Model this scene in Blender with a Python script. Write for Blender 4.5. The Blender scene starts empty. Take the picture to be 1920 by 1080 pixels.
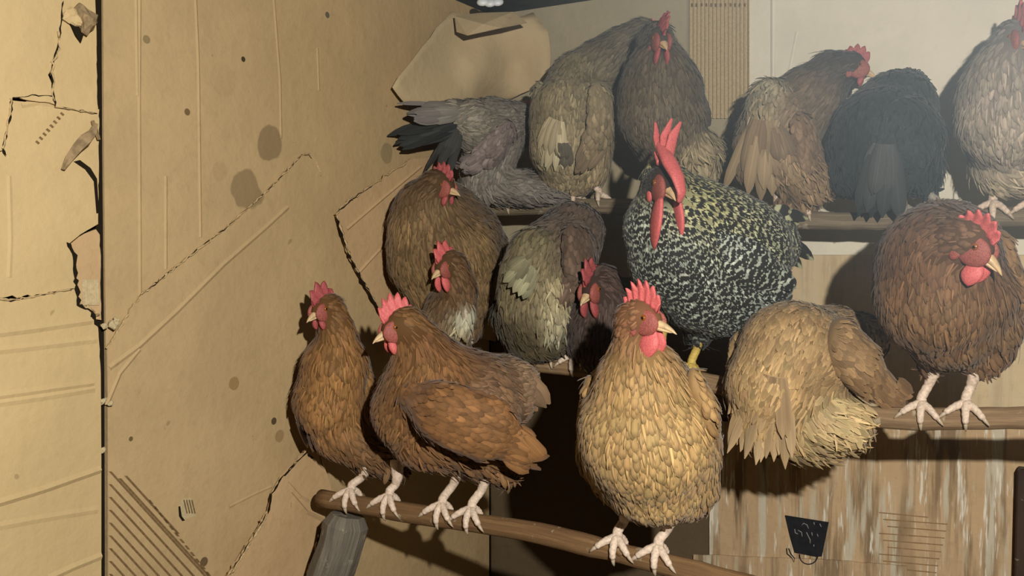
import bpy, bmesh, math, random
import numpy as np
from mathutils import Vector, Matrix

# ------------------------------------------------------------------ camera, world, light, exposure
F = 1700.0                       # focal length in pixels of the 1920 wide frame
PIT = math.radians(2.5)
sc = bpy.context.scene
col = sc.collection
cam_d = bpy.data.cameras.new('camera'); cam = bpy.data.objects.new('camera', cam_d); col.objects.link(cam)
cam_d.sensor_width = 36.0; cam_d.lens = 36.0 * F / 1920.0; cam_d.clip_start = 0.02
cam.rotation_euler = (math.radians(90) - PIT, 0, 0)
sc.camera = cam
sc.view_settings.view_transform = 'Standard'; sc.view_settings.look = 'None'
sc.view_settings.gamma = 1.0; sc.view_settings.use_curve_mapping = False
sc.view_settings.exposure = 0.0
w = bpy.data.worlds.new('world'); sc.world = w; w.use_nodes = True
w.node_tree.nodes['Background'].inputs[0].default_value = (0.9, 0.95, 1.0, 1)
w.node_tree.nodes['Background'].inputs[1].default_value = 0.014
LIGHT = (0.24, -0.16, 0.26)
ld = bpy.data.lights.new('torch_light', 'POINT'); lo_ = bpy.data.objects.new('torch_light', ld); col.objects.link(lo_)
lo_.location = LIGHT; ld.energy = 150; ld.shadow_soft_size = 0.016; ld.color = (1.0, 0.96, 0.89)

# ------------------------------------------------------------------ place geometry
def ray(px, py):
    x = (px - 960) / F; u = (540 - py) / F
    return np.array([x, math.cos(PIT) + u * math.sin(PIT), -math.sin(PIT) + u * math.cos(PIT)])
TH = math.radians(30)
DIR = np.array([math.cos(TH), -math.sin(TH), 0.0])      # along the back wall, to the right
NRM = np.array([-math.sin(TH), -math.cos(TH), 0.0])     # from the back wall into the room
UP = np.array([0, 0, 1.0])
C0 = np.array([-0.055, 2.35, 0.0])                      # the room corner
def onback(px, py, off):
    r = ray(px, py); return r * ((C0 + NRM * off) @ NRM) / (r @ NRM)
def onleft(px, py, off):
    r = ray(px, py); return r * ((C0 + DIR * off) @ DIR) / (r @ DIR)
FLOOR, CEIL = -0.95, 0.60
TIER = {1: 0.75, 2: 0.45, 3: 0.18}
rng = np.random.default_rng(7)
random.seed(7)

def lin(c):
    out = []
    for v in c[:3]:
        v = v / 255.0
        out.append(v / 12.92 if v <= 0.04045 else ((v + 0.055) / 1.055) ** 2.4)
    return out
lin0 = lin
def L4(c): return (*lin(c), 1.0)

# ------------------------------------------------------------------ materials
def new_mat(name, rough=0.8, spec=0.25):
    m = bpy.data.materials.new(name); m.use_nodes = True
    nt = m.node_tree; b = nt.nodes['Principled BSDF']
    b.inputs['Roughness'].default_value = rough
    b.inputs['Specular IOR Level'].default_value = spec
    return m, nt, b
def N(nt, t, **kw):
    n = nt.nodes.new(t)
    for k, v in kw.items(): setattr(n, k, v)
    return n
def mth(nt, op, a, b=None, c=None, clamp=False):
    n = N(nt, 'ShaderNodeMath', operation=op); n.use_clamp = clamp
    for i, v in enumerate((a, b, c)):
        if v is None: continue
        if isinstance(v, (int, float)): n.inputs[i].default_value = v
        else: nt.links.new(v, n.inputs[i])
    return n.outputs[0]
def mixc(nt, fac, a, b, mode='MIX'):
    n = N(nt, 'ShaderNodeMix', data_type='RGBA', blend_type=mode)
    for s, v in ((n.inputs[0], fac), (n.inputs[6], a), (n.inputs[7], b)):
        if isinstance(v, (int, float)): s.default_value = v
        elif isinstance(v, tuple): s.default_value = v
        else: nt.links.new(v, s)
    return n.outputs[2]
def noise(nt, vec, scale, detail=3, rough=0.55):
    n = N(nt, 'ShaderNodeTexNoise'); n.inputs['Scale'].default_value = scale
    n.inputs['Detail'].default_value = detail; n.inputs['Roughness'].default_value = rough
    if vec is not None: nt.links.new(vec, n.inputs['Vector'])
    return n.outputs[0]
def ramp(nt, fac, p0, p1):
    n = N(nt, 'ShaderNodeMapRange'); n.interpolation_type = 'SMOOTHSTEP'
    n.inputs[1].default_value = p0; n.inputs[2].default_value = p1
    nt.links.new(fac, n.inputs[0]); return n.outputs[0]
def bump(nt, bsdf, h, strength, dist):
    n = N(nt, 'ShaderNodeBump'); n.inputs['Strength'].default_value = strength; n.inputs['Distance'].default_value = dist
    nt.links.new(h, n.inputs['Height']); nt.links.new(n.outputs[0], bsdf.inputs['Normal'])
def mapping(nt, vec, scale, rot=(0, 0, 0)):
    n = N(nt, 'ShaderNodeMapping'); n.inputs['Scale'].default_value = scale; n.inputs['Rotation'].default_value = rot
    nt.links.new(vec, n.inputs['Vector']); return n.outputs[0]

def cardboard(name, c, stains=(), streak=0.0, grime=0.25, alt=None):
    """kraft board: mottled tone, fine fibre relief; round damp stains at given places; runs of droppings."""
    m, nt, b = new_mat(name, 0.85, 0.2)
    pos = N(nt, 'ShaderNodeNewGeometry').outputs['Position']
    n1 = noise(nt, pos, 5.0, 5)
    n2 = noise(nt, pos, 60.0, 3)
    n3 = noise(nt, pos, 700.0, 2)
    cc = L4(c); dk = tuple(v * 0.72 for v in cc[:3]) + (1,)
    alt = L4(alt) if alt else tuple(v * 1.12 for v in cc[:3]) + (1,)
    colr = mixc(nt, ramp(nt, n1, 0.32, 0.68), cc, alt)
    colr = mixc(nt, mth(nt, 'MULTIPLY', ramp(nt, n2, 0.5, 0.8), grime), colr, dk)
    sp = noise(nt, pos, 38.0, 2, 0.4)
    colr = mixc(nt, mth(nt, 'MULTIPLY', ramp(nt, sp, 0.76, 0.80), 0.35), colr, L4((92, 72, 45)))
    if streak > 0:
        rotp = mapping(nt, pos, (1, 1, 1), (0, 0, TH))
        sv = mapping(nt, rotp, (55.0, 55.0, 4.0))
        s1 = noise(nt, sv, 1.0, 4, 0.6)
        sv2 = mapping(nt, rotp, (28.0, 28.0, 2.2))
        s2 = noise(nt, sv2, 1.0, 4, 0.65)
        sv3 = mapping(nt, rotp, (95.0, 95.0, 9.0))
        s3 = noise(nt, sv3, 1.0, 3, 0.6)
        patch = ramp(nt, noise(nt, mapping(nt, rotp, (7, 7, 4)), 1.0, 3), 0.30, 0.52)
        f2 = mth(nt, 'MULTIPLY', ramp(nt, s2, 0.46, 0.60), mth(nt, 'MULTIPLY', patch, streak))
        colr = mixc(nt, mth(nt, 'MULTIPLY', f2, .7), colr, L4((104, 86, 64)))
        f1 = mth(nt, 'MULTIPLY', ramp(nt, s1, 0.51, 0.64), mth(nt, 'MULTIPLY', patch, streak))
        colr = mixc(nt, f1, colr, L4((196, 186, 162)))
        f3 = mth(nt, 'MULTIPLY', ramp(nt, s3, 0.60, 0.70), mth(nt, 'MULTIPLY', mth(nt, 'ADD', patch, 0.25), streak))
        colr = mixc(nt, f3, colr, L4((222, 214, 196)))
    for (p, rad, scol, amt) in stains:
        d = N(nt, 'ShaderNodeVectorMath', operation='DISTANCE'); d.inputs[1].default_value = tuple(p)
        nt.links.new(pos, d.inputs[0])
        wob = mth(nt, 'ADD', d.outputs['Value'], mth(nt, 'MULTIPLY', mth(nt, 'SUBTRACT', noise(nt, pos, 22.0, 2), 0.5), rad * 0.7))
        f = mth(nt, 'MULTIPLY', mth(nt, 'SUBTRACT', 1.0, ramp(nt, wob, rad * 0.86, rad)), amt)
        colr = mixc(nt, f, colr, L4(scol))
    nt.links.new(colr, b.inputs['Base Color'])
    bump(nt, b, mth(nt, 'ADD', mth(nt, 'MULTIPLY', n1, 3.0), mth(nt, 'ADD', mth(nt, 'MULTIPLY', n2, 0.35), mth(nt, 'MULTIPLY', n3, 0.08))), 0.5, 0.006)
    return m

def wood_mat(name, c, c2, rough=0.75):
    m, nt, b = new_mat(name, rough, 0.3)
    tc = N(nt, 'ShaderNodeTexCoord').outputs['UV']
    a = noise(nt, mapping(nt, tc, (6.0, 3.0, 1)), 3.0, 5, 0.6)
    g = noise(nt, mapping(nt, tc, (40.0, 4.0, 1)), 2.0, 4, 0.6)
    pos = N(nt, 'ShaderNodeNewGeometry').outputs['Position']
    k = noise(nt, pos, 45.0, 3)
    cl = mixc(nt, ramp(nt, a, 0.35, 0.65), L4(c), L4(c2))
    cl = mixc(nt, mth(nt, 'MULTIPLY', ramp(nt, g, 0.5, 0.75), 0.5), cl, tuple(v * 0.5 for v in lin(c)) + (1,))
    cl = mixc(nt, mth(nt, 'MULTIPLY', ramp(nt, k, 0.62, 0.72), 0.45), cl, L4((196, 184, 160)))
    nt.links.new(cl, b.inputs['Base Color'])
    bump(nt, b, mth(nt, 'ADD', g, mth(nt, 'MULTIPLY', k, 0.5)), 0.5, 0.004)
    return m

def plain(name, c, rough=0.6, spec=0.3, nscale=0, namt=0.3, sss=0.0, c2=None):
    m, nt, b = new_mat(name, rough, spec)
    cc = L4(c)
    if nscale:
        pos = N(nt, 'ShaderNodeNewGeometry').outputs['Position']
        n = noise(nt, pos, nscale, 4)
        o = L4(c2) if c2 else tuple(v * (1 - namt) for v in cc[:3]) + (1,)
        nt.links.new(mixc(nt, ramp(nt, n, 0.35, 0.7), cc, o), b.inputs['Base Color'])
        bump(nt, b, n, 0.4, 0.002)
    else: b.inputs['Base Color'].default_value = cc
    if sss:
        b.inputs['Subsurface Weight'].default_value = sss; b.inputs['Subsurface Radius'].default_value = (0.006, 0.002, 0.0015)
        b.inputs['Subsurface Scale'].default_value = 1.0
    return m

def plumage_mat(name, edge=0.75, shaft=1.25, bars=0, barcol=(40, 38, 34), tip=1.0):
    """feather vane: colour from each feather, its darker or paler rim, pale shaft, optional cross bars."""
    m, nt, b = new_mat(name, 0.72, 0.22)
    at = N(nt, 'ShaderNodeAttribute', attribute_name='col').outputs['Color']
    uv = N(nt, 'ShaderNodeUVMap', uv_map='UVMap').outputs[0]
    sx = N(nt, 'ShaderNodeSeparateXYZ'); nt.links.new(uv, sx.inputs[0])
    u = mth(nt, 'ABSOLUTE', mth(nt, 'MULTIPLY', mth(nt, 'SUBTRACT', sx.outputs[0], 0.5), 2.0))
    v = sx.outputs[1]
    colr = at
    if bars:
        pos = N(nt, 'ShaderNodeNewGeometry').outputs['Position']
        wob = mth(nt, 'MULTIPLY', noise(nt, pos, 120.0, 2), 0.12)
        ph = mth(nt, 'SINE', mth(nt, 'MULTIPLY', mth(nt, 'ADD', mth(nt, 'ADD', v, wob), mth(nt, 'MULTIPLY', u, -0.12)), bars * 6.2832))
        colr = mixc(nt, ramp(nt, ph, -0.75, 0.0), colr, L4(barcol))
    rim = mth(nt, 'MAXIMUM', ramp(nt, u, 0.45, 1.0), ramp(nt, v, 0.62, 1.0))
    def mul(fac, colr, k):
        return mixc(nt, fac, colr, mixc(nt, 1.0, colr, (k, k, k, 1), 'MULTIPLY'))
    colr = mul(rim, colr, edge)
    sh = mth(nt, 'SUBTRACT', 1.0, ramp(nt, u, 0.0, 0.16))
    colr = mul(mth(nt, 'MULTIPLY', sh, 0.8), colr, shaft)
    barb = N(nt, 'ShaderNodeTexWave', wave_type='BANDS', bands_direction='Y')
    barb.inputs['Scale'].default_value = 9.0; barb.inputs['Distortion'].default_value = 1.5
    nt.links.new(mapping(nt, uv, (1, 1, 1), (0, 0, 0.5)), barb.inputs['Vector'])
    colr = mul(mth(nt, 'MULTIPLY', barb.outputs['Fac'], 0.25), colr, 0.7)
    nt.links.new(colr, b.inputs['Base Color'])
    b.inputs['Sheen Weight'].default_value = 0.12
    return m

def skin_attr_mat(name):
    m, nt, b = new_mat(name, 0.85, 0.15)
    at = N(nt, 'ShaderNodeAttribute', attribute_name='col').outputs['Color']
    nt.links.new(at, b.inputs['Base Color'])
    return m

# ------------------------------------------------------------------ object helpers
def link(o, parent=None):
    col.objects.link(o)
    if parent is not None:
        o.parent = parent
        o.matrix_parent_inverse = Matrix.Translation(-Vector(parent.location)) if parent.type == 'EMPTY' else Matrix.Identity(4)
    return o
def obj(name, verts, faces, mat, parent=None, smooth=True, uvs=None, cols=None, mats=None, midx=None):
    me = bpy.data.meshes.new(name)
    me.from_pydata([tuple(map(float, v)) for v in verts] if not isinstance(verts, np.ndarray) else verts.tolist(), [], faces if not isinstance(faces, np.ndarray) else faces.tolist())
    if mats:
        for x in mats: me.materials.append(x)
        me.polygons.foreach_set('material_index', np.asarray(midx, dtype=np.int32))
    else: me.materials.append(mat)
    if smooth: me.polygons.foreach_set('use_smooth', np.ones(len(me.polygons), dtype=bool))
    if uvs is not None:
        uvl = me.uv_layers.new(name='UVMap')
        li = np.empty(len(me.loops), dtype=np.int32); me.loops.foreach_get('vertex_index', li)
        uvl.data.foreach_set('uv', np.asarray(uvs, dtype=np.float32)[li].ravel())
    if cols is not None:
        a = me.color_attributes.new('col', 'FLOAT_COLOR', 'POINT')
        c4 = np.ones((len(verts), 4), dtype=np.float32); c4[:, :3] = cols
        a.data.foreach_set('color', c4.ravel())
    me.update()
    return link(bpy.data.objects.new(name, me), parent)
def tag(o, label=None, cat=None, group=None, kind=None):
    if label: o['label'] = label
    if cat: o['category'] = cat
    if group: o['group'] = group
    if kind: o['kind'] = kind
    return o
def empty(name, loc):
    o = bpy.data.objects.new(name, None); o.location = tuple(map(float, loc)); o.empty_display_size = 0.05
    col.objects.link(o); return o

def tube(path, radii, seg=10, cap=True):
    """round tube along 3-D points -> verts, faces, uvs"""
    path = np.asarray(path, float); n = len(path)
    T = np.gradient(path, axis=0); T /= np.linalg.norm(T, axis=1)[:, None] + 1e-12
    ref = np.array([0.13, 0.2, 1.0]); ref /= np.linalg.norm(ref)
    if abs(T[0] @ ref) > 0.9: ref = np.array([1.0, 0.1, 0.0])
    V = []; UV = []; s = 0
    A = np.cross(T[0], ref); A /= np.linalg.norm(A)
    for i in range(n):
        A = A - T[i] * (A @ T[i]); A /= np.linalg.norm(A)
        B = np.cross(T[i], A)
        if i: s += np.linalg.norm(path[i] - path[i - 1])
        for k in range(seg):
            a = 2 * math.pi * k / seg
            V.append(path[i] + radii[i] * (math.cos(a) * A + math.sin(a) * B)); UV.append((k / seg, s))
    Fc = []
    for i in range(n - 1):
        for k in range(seg):
            k2 = (k + 1) % seg
            Fc.append((i * seg + k, i * seg + k2, (i + 1) * seg + k2, (i + 1) * seg + k))
    if cap:
        Fc.append(tuple(range(seg))[::-1]); Fc.append(tuple((n - 1) * seg + k for k in range(seg)))
    return V, Fc, UV
class MB:
    def __init__(s): s.v = []; s.f = []; s.uv = []; s.m = []
    def add(s, V, Fc, UV=None, m=0):
        o = len(s.v); s.v += [tuple(map(float, x)) for x in V]; s.f += [tuple(i + o for i in f) for f in Fc]
        s.uv += list(UV) if UV is not None else [(0, 0)] * len(V); s.m += [m] * len(Fc)
    def build(s, name, mat, parent=None, smooth=True, mats=None):
        return obj(name, s.v, s.f, mat, parent, smooth, uvs=s.uv, mats=mats, midx=s.m if mats else None)
def ellipsoid(c, ax, ay, az, seg=14, rings=8):
    V = []; Fc = []
    for i in range(rings + 1):
        t = math.pi * i / rings
        for k in range(seg):
            a = 2 * math.pi * k / seg
            V.append(c + ax * math.sin(t) * math.cos(a) + ay * math.sin(t) * math.sin(a) + az * math.cos(t))
    for i in range(rings):
        for k in range(seg):
            k2 = (k + 1) % seg
            Fc.append((i * seg + k, (i + 1) * seg + k, (i + 1) * seg + k2, i * seg + k2))
    return V, Fc
def slab(name, poly3, nrm, th, mat, parent=None, kind=None):
    """flat sheet: outline at its front, thickness th behind it"""
    n = len(poly3); nrm = np.asarray(nrm)
    V = [p for p in poly3] + [p - nrm * th for p in poly3]
    Fc = [tuple(range(n)), tuple(range(2 * n - 1, n - 1, -1))] + [(i, i + n, (i + 1) % n + n, (i + 1) % n) for i in range(n)]
    o = obj(name, V, Fc, mat, parent, smooth=False)
    bm = bmesh.new(); bm.from_mesh(o.data); bmesh.ops.recalc_face_normals(bm, faces=bm.faces)
    bmesh.ops.triangulate(bm, faces=[f for f in bm.faces if len(f.verts) > 4]); bm.to_mesh(o.data); bm.free()
    if kind: o['kind'] = kind
    return o
def ragged(poly, rag, step=10, seed=0):
    r = random.Random(seed); out = []
    n = len(poly)
    for i in range(n):
        a = poly[i]; b = poly[(i + 1) % n]; k = rag[i] if isinstance(rag, (list, tuple)) else rag
        out.append(a)
        if k <= 0: continue
        d = math.hypot(b[0] - a[0], b[1] - a[1]); m = int(d / step)
        for j in range(1, m):
            t = (j + r.uniform(-.3, .3)) / m
            nx, ny = -(b[1] - a[1]) / d, (b[0] - a[0]) / d
            e = r.gauss(0, k)
            out.append((a[0] + (b[0] - a[0]) * t + nx * e, a[1] + (b[1] - a[1]) * t + ny * e))
    return out

# ------------------------------------------------------------------ room shell
KRAFT = (172, 147, 107); KRAFT_L = (184, 160, 116); KRAFT_G = (166, 142, 104)
stains = [(onleft(508, 268, .006), .034, (130, 110, 78), .85), (onleft(463, 356, .006), .038, (130, 110, 78), .8),
          (onleft(727, 286, .006), .024, (134, 118, 86), .7), (onleft(437, 719, .008), .013, (132, 104, 66), .7),
          (onleft(275, 74, .004), .008, (120, 104, 74), .8), (onleft(456, 111, .004), .005, (52, 42, 30), .95),
          (onleft(526, 818, .012), .012, (136, 110, 72), .7), (onleft(384, 1054, .012), .008, (88, 66, 44), .9),
          (onleft(247, 823, .012), .005, (90, 70, 44), .9), (onleft(351, 210, .004), .006, (98, 78, 50), .9),
          (onleft(614, 28, .004), .006, (84, 80, 70), .9), (onleft(515, 790, .012), .007, (64, 48, 32), .9),
          (onleft(412, 320, .004), .018, (150, 122, 84), .25), (onleft(420, 150, .004), .03, (146, 122, 84), .15)]
M_left = cardboard('kraft_board_left', KRAFT, stains)
M_near = cardboard('kraft_board_near', KRAFT_L, grime=.12)
M_patch = cardboard('kraft_board_patch', (182, 152, 112), grime=.3)
M_back = cardboard('kraft_board_back', (156, 146, 120), grime=.2)
M_back_r = cardboard('kraft_board_haze_lightened', (214, 208, 188), grime=.12)  # separate right-hand board, its colour lightened to carry the bright haze
M_low = cardboard('kraft_board_soiled', (186, 158, 122), streak=1.0, grime=.4)
M_low2 = cardboard('kraft_board_part_soiled', (196, 176, 140), streak=.3, grime=.3)
M_edge = plain('torn_board_edge', (190, 164, 120), .9, .1, 300, .35)
M_dark = plain('dark_gap_board', (34, 28, 20), .95, .05)
M_flute = plain('bare_fluting', (186, 168, 130), .9, .1, 200, .2)
M_print = plain('brown_print', (122, 98, 66), .9, .1, 180, .3)
M_faint = plain('faded_print', (150, 120, 88), .9, .1, 120, .25)
M_paper = cardboard('kraft_paper', (178, 158, 122), grime=.15)
M_dkb = cardboard('shade_darkened_board', (92, 78, 58), grime=.4)  # board behind the hens, their shadow on it put into its dark colour
M_curl = plain('grey_ply', (150, 128, 96), .95, .05, 90, .4)
M_floor = plain('litter', (96, 78, 52), .95, .1, 60, .5)
M_ceil = plain('ceiling_boards', (62, 58, 50), .9, .1, 30, .4)

def quad_wall(name, a, b, z0, z1, nrm, th, mat):
    p = [np.array([a[0], a[1], z0]), np.array([b[0], b[1], z0]), np.array([b[0], b[1], z1]), np.array([a[0], a[1], z1])]
    return slab(name, p, nrm, th, mat, kind='structure')
XL = C0 + NRM * 1.75; XR = C0 + DIR * 1.75
wall_left = quad_wall('wall_left', XL, C0, FLOOR, CEIL + .02, DIR, .03, M_dark)
wall_back = quad_wall('wall_back', C0, XR, FLOOR, CEIL + .02, NRM, .03, M_back)
wall_right = quad_wall('wall_right', XR, XR + NRM * 1.0, FLOOR, CEIL + .02, -DIR, .03, M_back)
fl = [C0 - NRM * .03 - DIR * .03, XR - NRM * .03 + DIR * .03, XR + NRM * 1.8 + DIR * .03, C0 + NRM * 1.8 - DIR * .03]
floor = slab('floor', [np.array([p[0], p[1], FLOOR]) for p in fl], UP, .03, M_floor, kind='structure')
ceil_d = [C0 - NRM * .03 - DIR * .03, XR - NRM * .03 + DIR * .03, XR + NRM * .8 + DIR * .03, C0 + NRM * .8 - DIR * .03]
ceiling = slab('ceiling', [np.array([p[0], p[1], CEIL + .025]) for p in ceil_d], UP, .03, M_ceil, kind='structure')

def sheetL(poly, off, mat, th=.004, rag=0, seed=0, name='cardboard_sheet', step=10):
    return slab(name, [onleft(x, y, off) for x, y in ragged(poly, rag, step, seed)], DIR, th, mat, wall_left)
def sheetB(poly, off, mat, th=.004, rag=0, seed=0, name='cardboard_sheet', step=10):
    return slab(name, [onback(x, y, off) for x, y in ragged(poly, rag, step, seed)], NRM, th, mat, wall_back)
def crease(pts, off, plane, wd, ht, mat, parent, name='crease'):
    """raised fold line: a low roof-shaped ridge along a polyline of pixels on a wall"""
    on = onleft if plane == 'L' else onback; nr = DIR if plane == 'L' else NRM
    P = [on(x, y, off) for x, y in pts]; mb = MB(); V = []; Fc = []
    for i, p in enumerate(P):
        t = P[min(i + 1, len(P) - 1)] - P[max(i - 1, 0)]; t = t / np.linalg.norm(t); s = np.cross(t, nr)
        V += [p - s * wd, p + nr * ht, p + s * wd]
    for i in range(len(P) - 1):
        for k in range(2): Fc.append((i * 3 + k, i * 3 + k + 1, (i + 1) * 3 + k + 1, (i + 1) * 3 + k))
    return obj(name, V, Fc, mat, parent, smooth=False)
def edge_strip(pts, off, plane, wd, mat, parent, jag=1.5, seed=1, name='torn_edge'):
    """frayed pale edge of a torn sheet: small rough roll of ply"""
    on = onleft if plane == 'L' else onback; r = random.Random(seed); path = []; rad = []
    for i in range(len(pts) - 1):
        a, b = pts[i], pts[i + 1]; m = max(2, int(math.hypot(b[0] - a[0], b[1] - a[1]) / 6))
        for j in range(m):
            t = j / m
            path.append(on(a[0] + (b[0] - a[0]) * t + r.gauss(0, jag), a[1] + (b[1] - a[1]) * t + r.gauss(0, jag), off + r.uniform(0, .002)))
            rad.append(wd * r.uniform(.4, 1.2))
    V, Fc, UV = tube(path, rad, 5)
    return obj(name, V, Fc, mat, parent, uvs=UV)

# --- left wall: upper sheet, then the big lower sheet, strip, flap
sheetL([(193, -60), (917, -60), (917, 1150), (200, 1150), (199, 700), (195, 300)], .004, M_left)
for pts in ([(262, -20), (261, 180), (263, 560)], [(255, -20), (258, 180)], [(366, -20), (372, 120), (376, 445)], [(512, -20), (525, 150), (527, 260)], [(595, 90), (598, 170)], [(311, 330), (311, 505)]):
    crease(pts, .0041, 'L', .0035, .0016, M_left, wall_left)
low_edge = [(201, 655), (232, 600), (262, 556), (330, 500), (420, 430), (470, 386), (520, 340), (566, 290)]
sheetL(low_edge + [(590, 300), (628, 392), (700, 560), (760, 620), (930, 1150), (203, 1150), (202, 760)], .010, M_left, rag=[1.5] * 7 + [0] * 8, seed=3)
edge_strip(low_edge, .0105, 'L', .0016, M_edge, wall_left, 1.2, 5)
crease([(205, 690), (262, 648), (330, 585), (420, 495), (500, 425), (540, 388)], .0101, 'L', .005, .0025, M_left, wall_left)
crease([(200, 760), (225, 700), (262, 655)], .0101, 'L', .004, .002, M_left, wall_left)
crease([(430, 950), (480, 925), (510, 912)], .0101, 'L', .003, .0012, M_left, wall_left)
sheetL([(630, 402), (650, 380), (700, 345), (770, 298), (860, 290), (930, 500), (930, 640), (722, 600), (690, 545), (655, 480)], .022, M_patch, rag=[1, 1, 1, 0, 0, 0, 0, 1, 1, 1], seed=5)
edge_strip([(630, 402), (655, 480), (690, 545), (720, 598)], .0235, 'L', .0035, M_edge, wall_left, 1.0, 8)
edge_strip([(630, 402), (650, 380), (700, 345), (768, 300)], .0235, 'L', .0022, M_edge, wall_left, 1.5, 9)
crease([(650, 430), (720, 370), (790, 312)], .0221, 'L', .004, .003, M_patch, wall_left)
crease([(672, 512), (712, 468)], .0221, 'L', .004, .003, M_patch, wall_left)
crease([(566, 290), (580, 288), (592, 304), (600, 322)], .0108, 'L', .002, .0022, M_edge, wall_left)
# flap by the post
sheetL([(425, 1085), (470, 1015), (505, 958), (512, 925), (530, 893), (575, 845), (600, 852), (612, 885), (622, 920), (606, 990), (590, 1040), (572, 1150), (420, 1150)], .035, M_patch, th=.006, rag=[1, 1, .5, .5, .5, .5, .5, .5, 1, 1, 1, 0, 0], seed=9)
edge_strip([(425, 1085), (470, 1015), (503, 960)], .036, 'L', .0042, M_edge, wall_left, 1.0, 12)
edge_strip([(530, 893), (575, 845), (600, 852), (612, 885)], .036, 'L', .0016, M_edge, wall_left, .6, 13)
edge_strip([(608, 975), (590, 1040), (575, 1085)], .038, 'L', .004, M_edge, wall_left, 1.6, 14)
crease([(545, 925), (575, 960), (606, 975)], .0352, 'L', .004, .003, M_patch, wall_left)
crease([(540, 905), (562, 930), (580, 940)], .0352, 'L', .003, .002, M_patch, wall_left)
sheetL([(578, 851), (588, 858), (585, 861), (577, 854)], .0358, M_dark, th=.0004, name='puncture_slot')
# printed stripes low on the left sheet
for (x0, y0, x1, y1) in [(204, 884 + 24 * k, 204 + (1092 - 884 - 24 * k) / 1.1, 1092) for k in range(9)] + [(222, 897, 396, 1088), (233, 892, 332, 1001)]:
    sheetL([(x0, y0), (x0 + 5.5, y0), (x1 + 5.5, y1), (x1, y1)], .0104, M_print, th=.0003, name='printed_stripe')
for i, t in enumerate(np.linspace(0, 1, 12)):
    x, y = 277 + 108 * t, 937 + 135 * t
    sheetL([(x, y), (x + 5, y), (x + 11, y + 7.5), (x + 6, y + 7.5)], .0104, M_print, th=.0003, name='printed_dash')
# small peeled spot with bare fluting
sheetL([(336, 945), (346, 934), (358, 933), (366, 950), (366, 968), (352, 972), (340, 975)], .0106, M_flute, th=.0006, name='peeled_spot')
for k in range(4): sheetL([(344 + 5 * k, 938), (346 + 5 * k, 937), (352 + 5 * k, 962), (350 + 5 * k, 963)], .0112, M_print, th=.0005, name='flute_line')
sheetL([(335, 950), (338, 949), (341, 968), (347, 976), (342, 977), (336, 968)], .0112, M_dark, th=.0005, name='puncture_slot')

# --- near-left boards (x < 187), lapped over each other
NEAR = .030
sheetL([(-60, -60), (119, -60), (116, 20), (113, 60), (110, 90), (96, 130), (99, 165), (103, 196), (24, 182), (14, 240), (4, 282), (-60, 300)], NEAR + .006, M_near, rag=[0, 0, 1, 1.5, 2, 2, 1.5, 1, 1, 1.5, 1, 0], seed=21)
sheetL([(100, -60), (176, -60), (181, 60), (183, 212), (104, 200), (96, 130)], NEAR + .001, M_near, rag=[0, 0, .4, 0, 0, 0], seed=22)
sheetL([(-60, 180), (186, 205), (184, 420), (150, 440), (128, 458), (140, 480), (143, 520), (147, 545), (-60, 565)], NEAR - .002, M_near, rag=[0, .5, .5, .5, 1, 1, 1, 1.5, 0], seed=23)
sheetL([(-60, 562), (-10, 557), (20, 562), (140, 540), (148, 572), (175, 588), (184, 615), (189, 700), (190, 860), (190, 1150), (-60, 1150)], NEAR, M_near, rag=[1, 1, 1.6, .6, .6, .6, .3, 0, 0, 0, 0], seed=24)
sheetL([(128, 450), (180, 430), (187, 440), (190, 600), (160, 600), (140, 540)], .008, M_patch, rag=.8, seed=25)
# bare fluting in the notch
for k in range(7):
    x = 156 + 4.4 * k
    crease([(x, 524), (x + 1.5, 572)], .0085, 'L', .0022, .003, M_flute, wall_left, 'flute')
edge_strip([(145, 572), (165, 575), (178, 590), (187, 592)], .010, 'L', .003, M_edge, wall_left, 2, 31)
edge_strip([(103, 200), (140, 206), (183, 213)], NEAR + .002, 'L', .0010, M_edge, wall_left, .6, 32)
edge_strip([(-10, 560), (20, 563), (60, 556), (140, 541)], NEAR + .001, 'L', .0016, M_edge, wall_left, 1.2, 33)
edge_strip([(22, 184), (14, 240), (4, 284)], NEAR + .006, 'L', .0018, M_edge, wall_left, 1.5, 34)
edge_strip([(113, 60), (110, 90), (97, 130), (99, 165), (103, 196)], NEAR + .006, 'L', .0018, M_edge, wall_left, 2, 35)
for pts, h in (([(-20, 627), (60, 617), (172, 601)], .003), ([(-20, 659), (60, 650), (182, 636)], .0022), ([(-20, 745), (80, 731), (176, 718)], .003), ([(-20, 758), (80, 744), (178, 728)], .002), ([(-20, 948), (80, 918), (188, 880)], .004), ([(-20, 990), (60, 975), (184, 955)], .0018), ([(90, 1085), (140, 1062), (190, 1042)], .003)):
    crease(pts, NEAR + .0001, 'L', .006, h, M_near, wall_left)
crease([(17, 330), (20, 450), (17, 520)], NEAR - .0019, 'L', .004, .0012, M_near, wall_left)
crease([(40, 198), (70, 192), (104, 196)], NEAR - .0019, 'L', .004, .002, M_near, wall_left)
# faint smudged print strip
for k in range(8):
    x, y = 66 + 6.6 * k, 266 - 7.6 * k
    sheetL([(x, y), (x + 3, y - 3), (x + 9, y + 2), (x + 6, y + 5)], NEAR - .0017, M_print, th=.0002, name='printed_dash')
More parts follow.
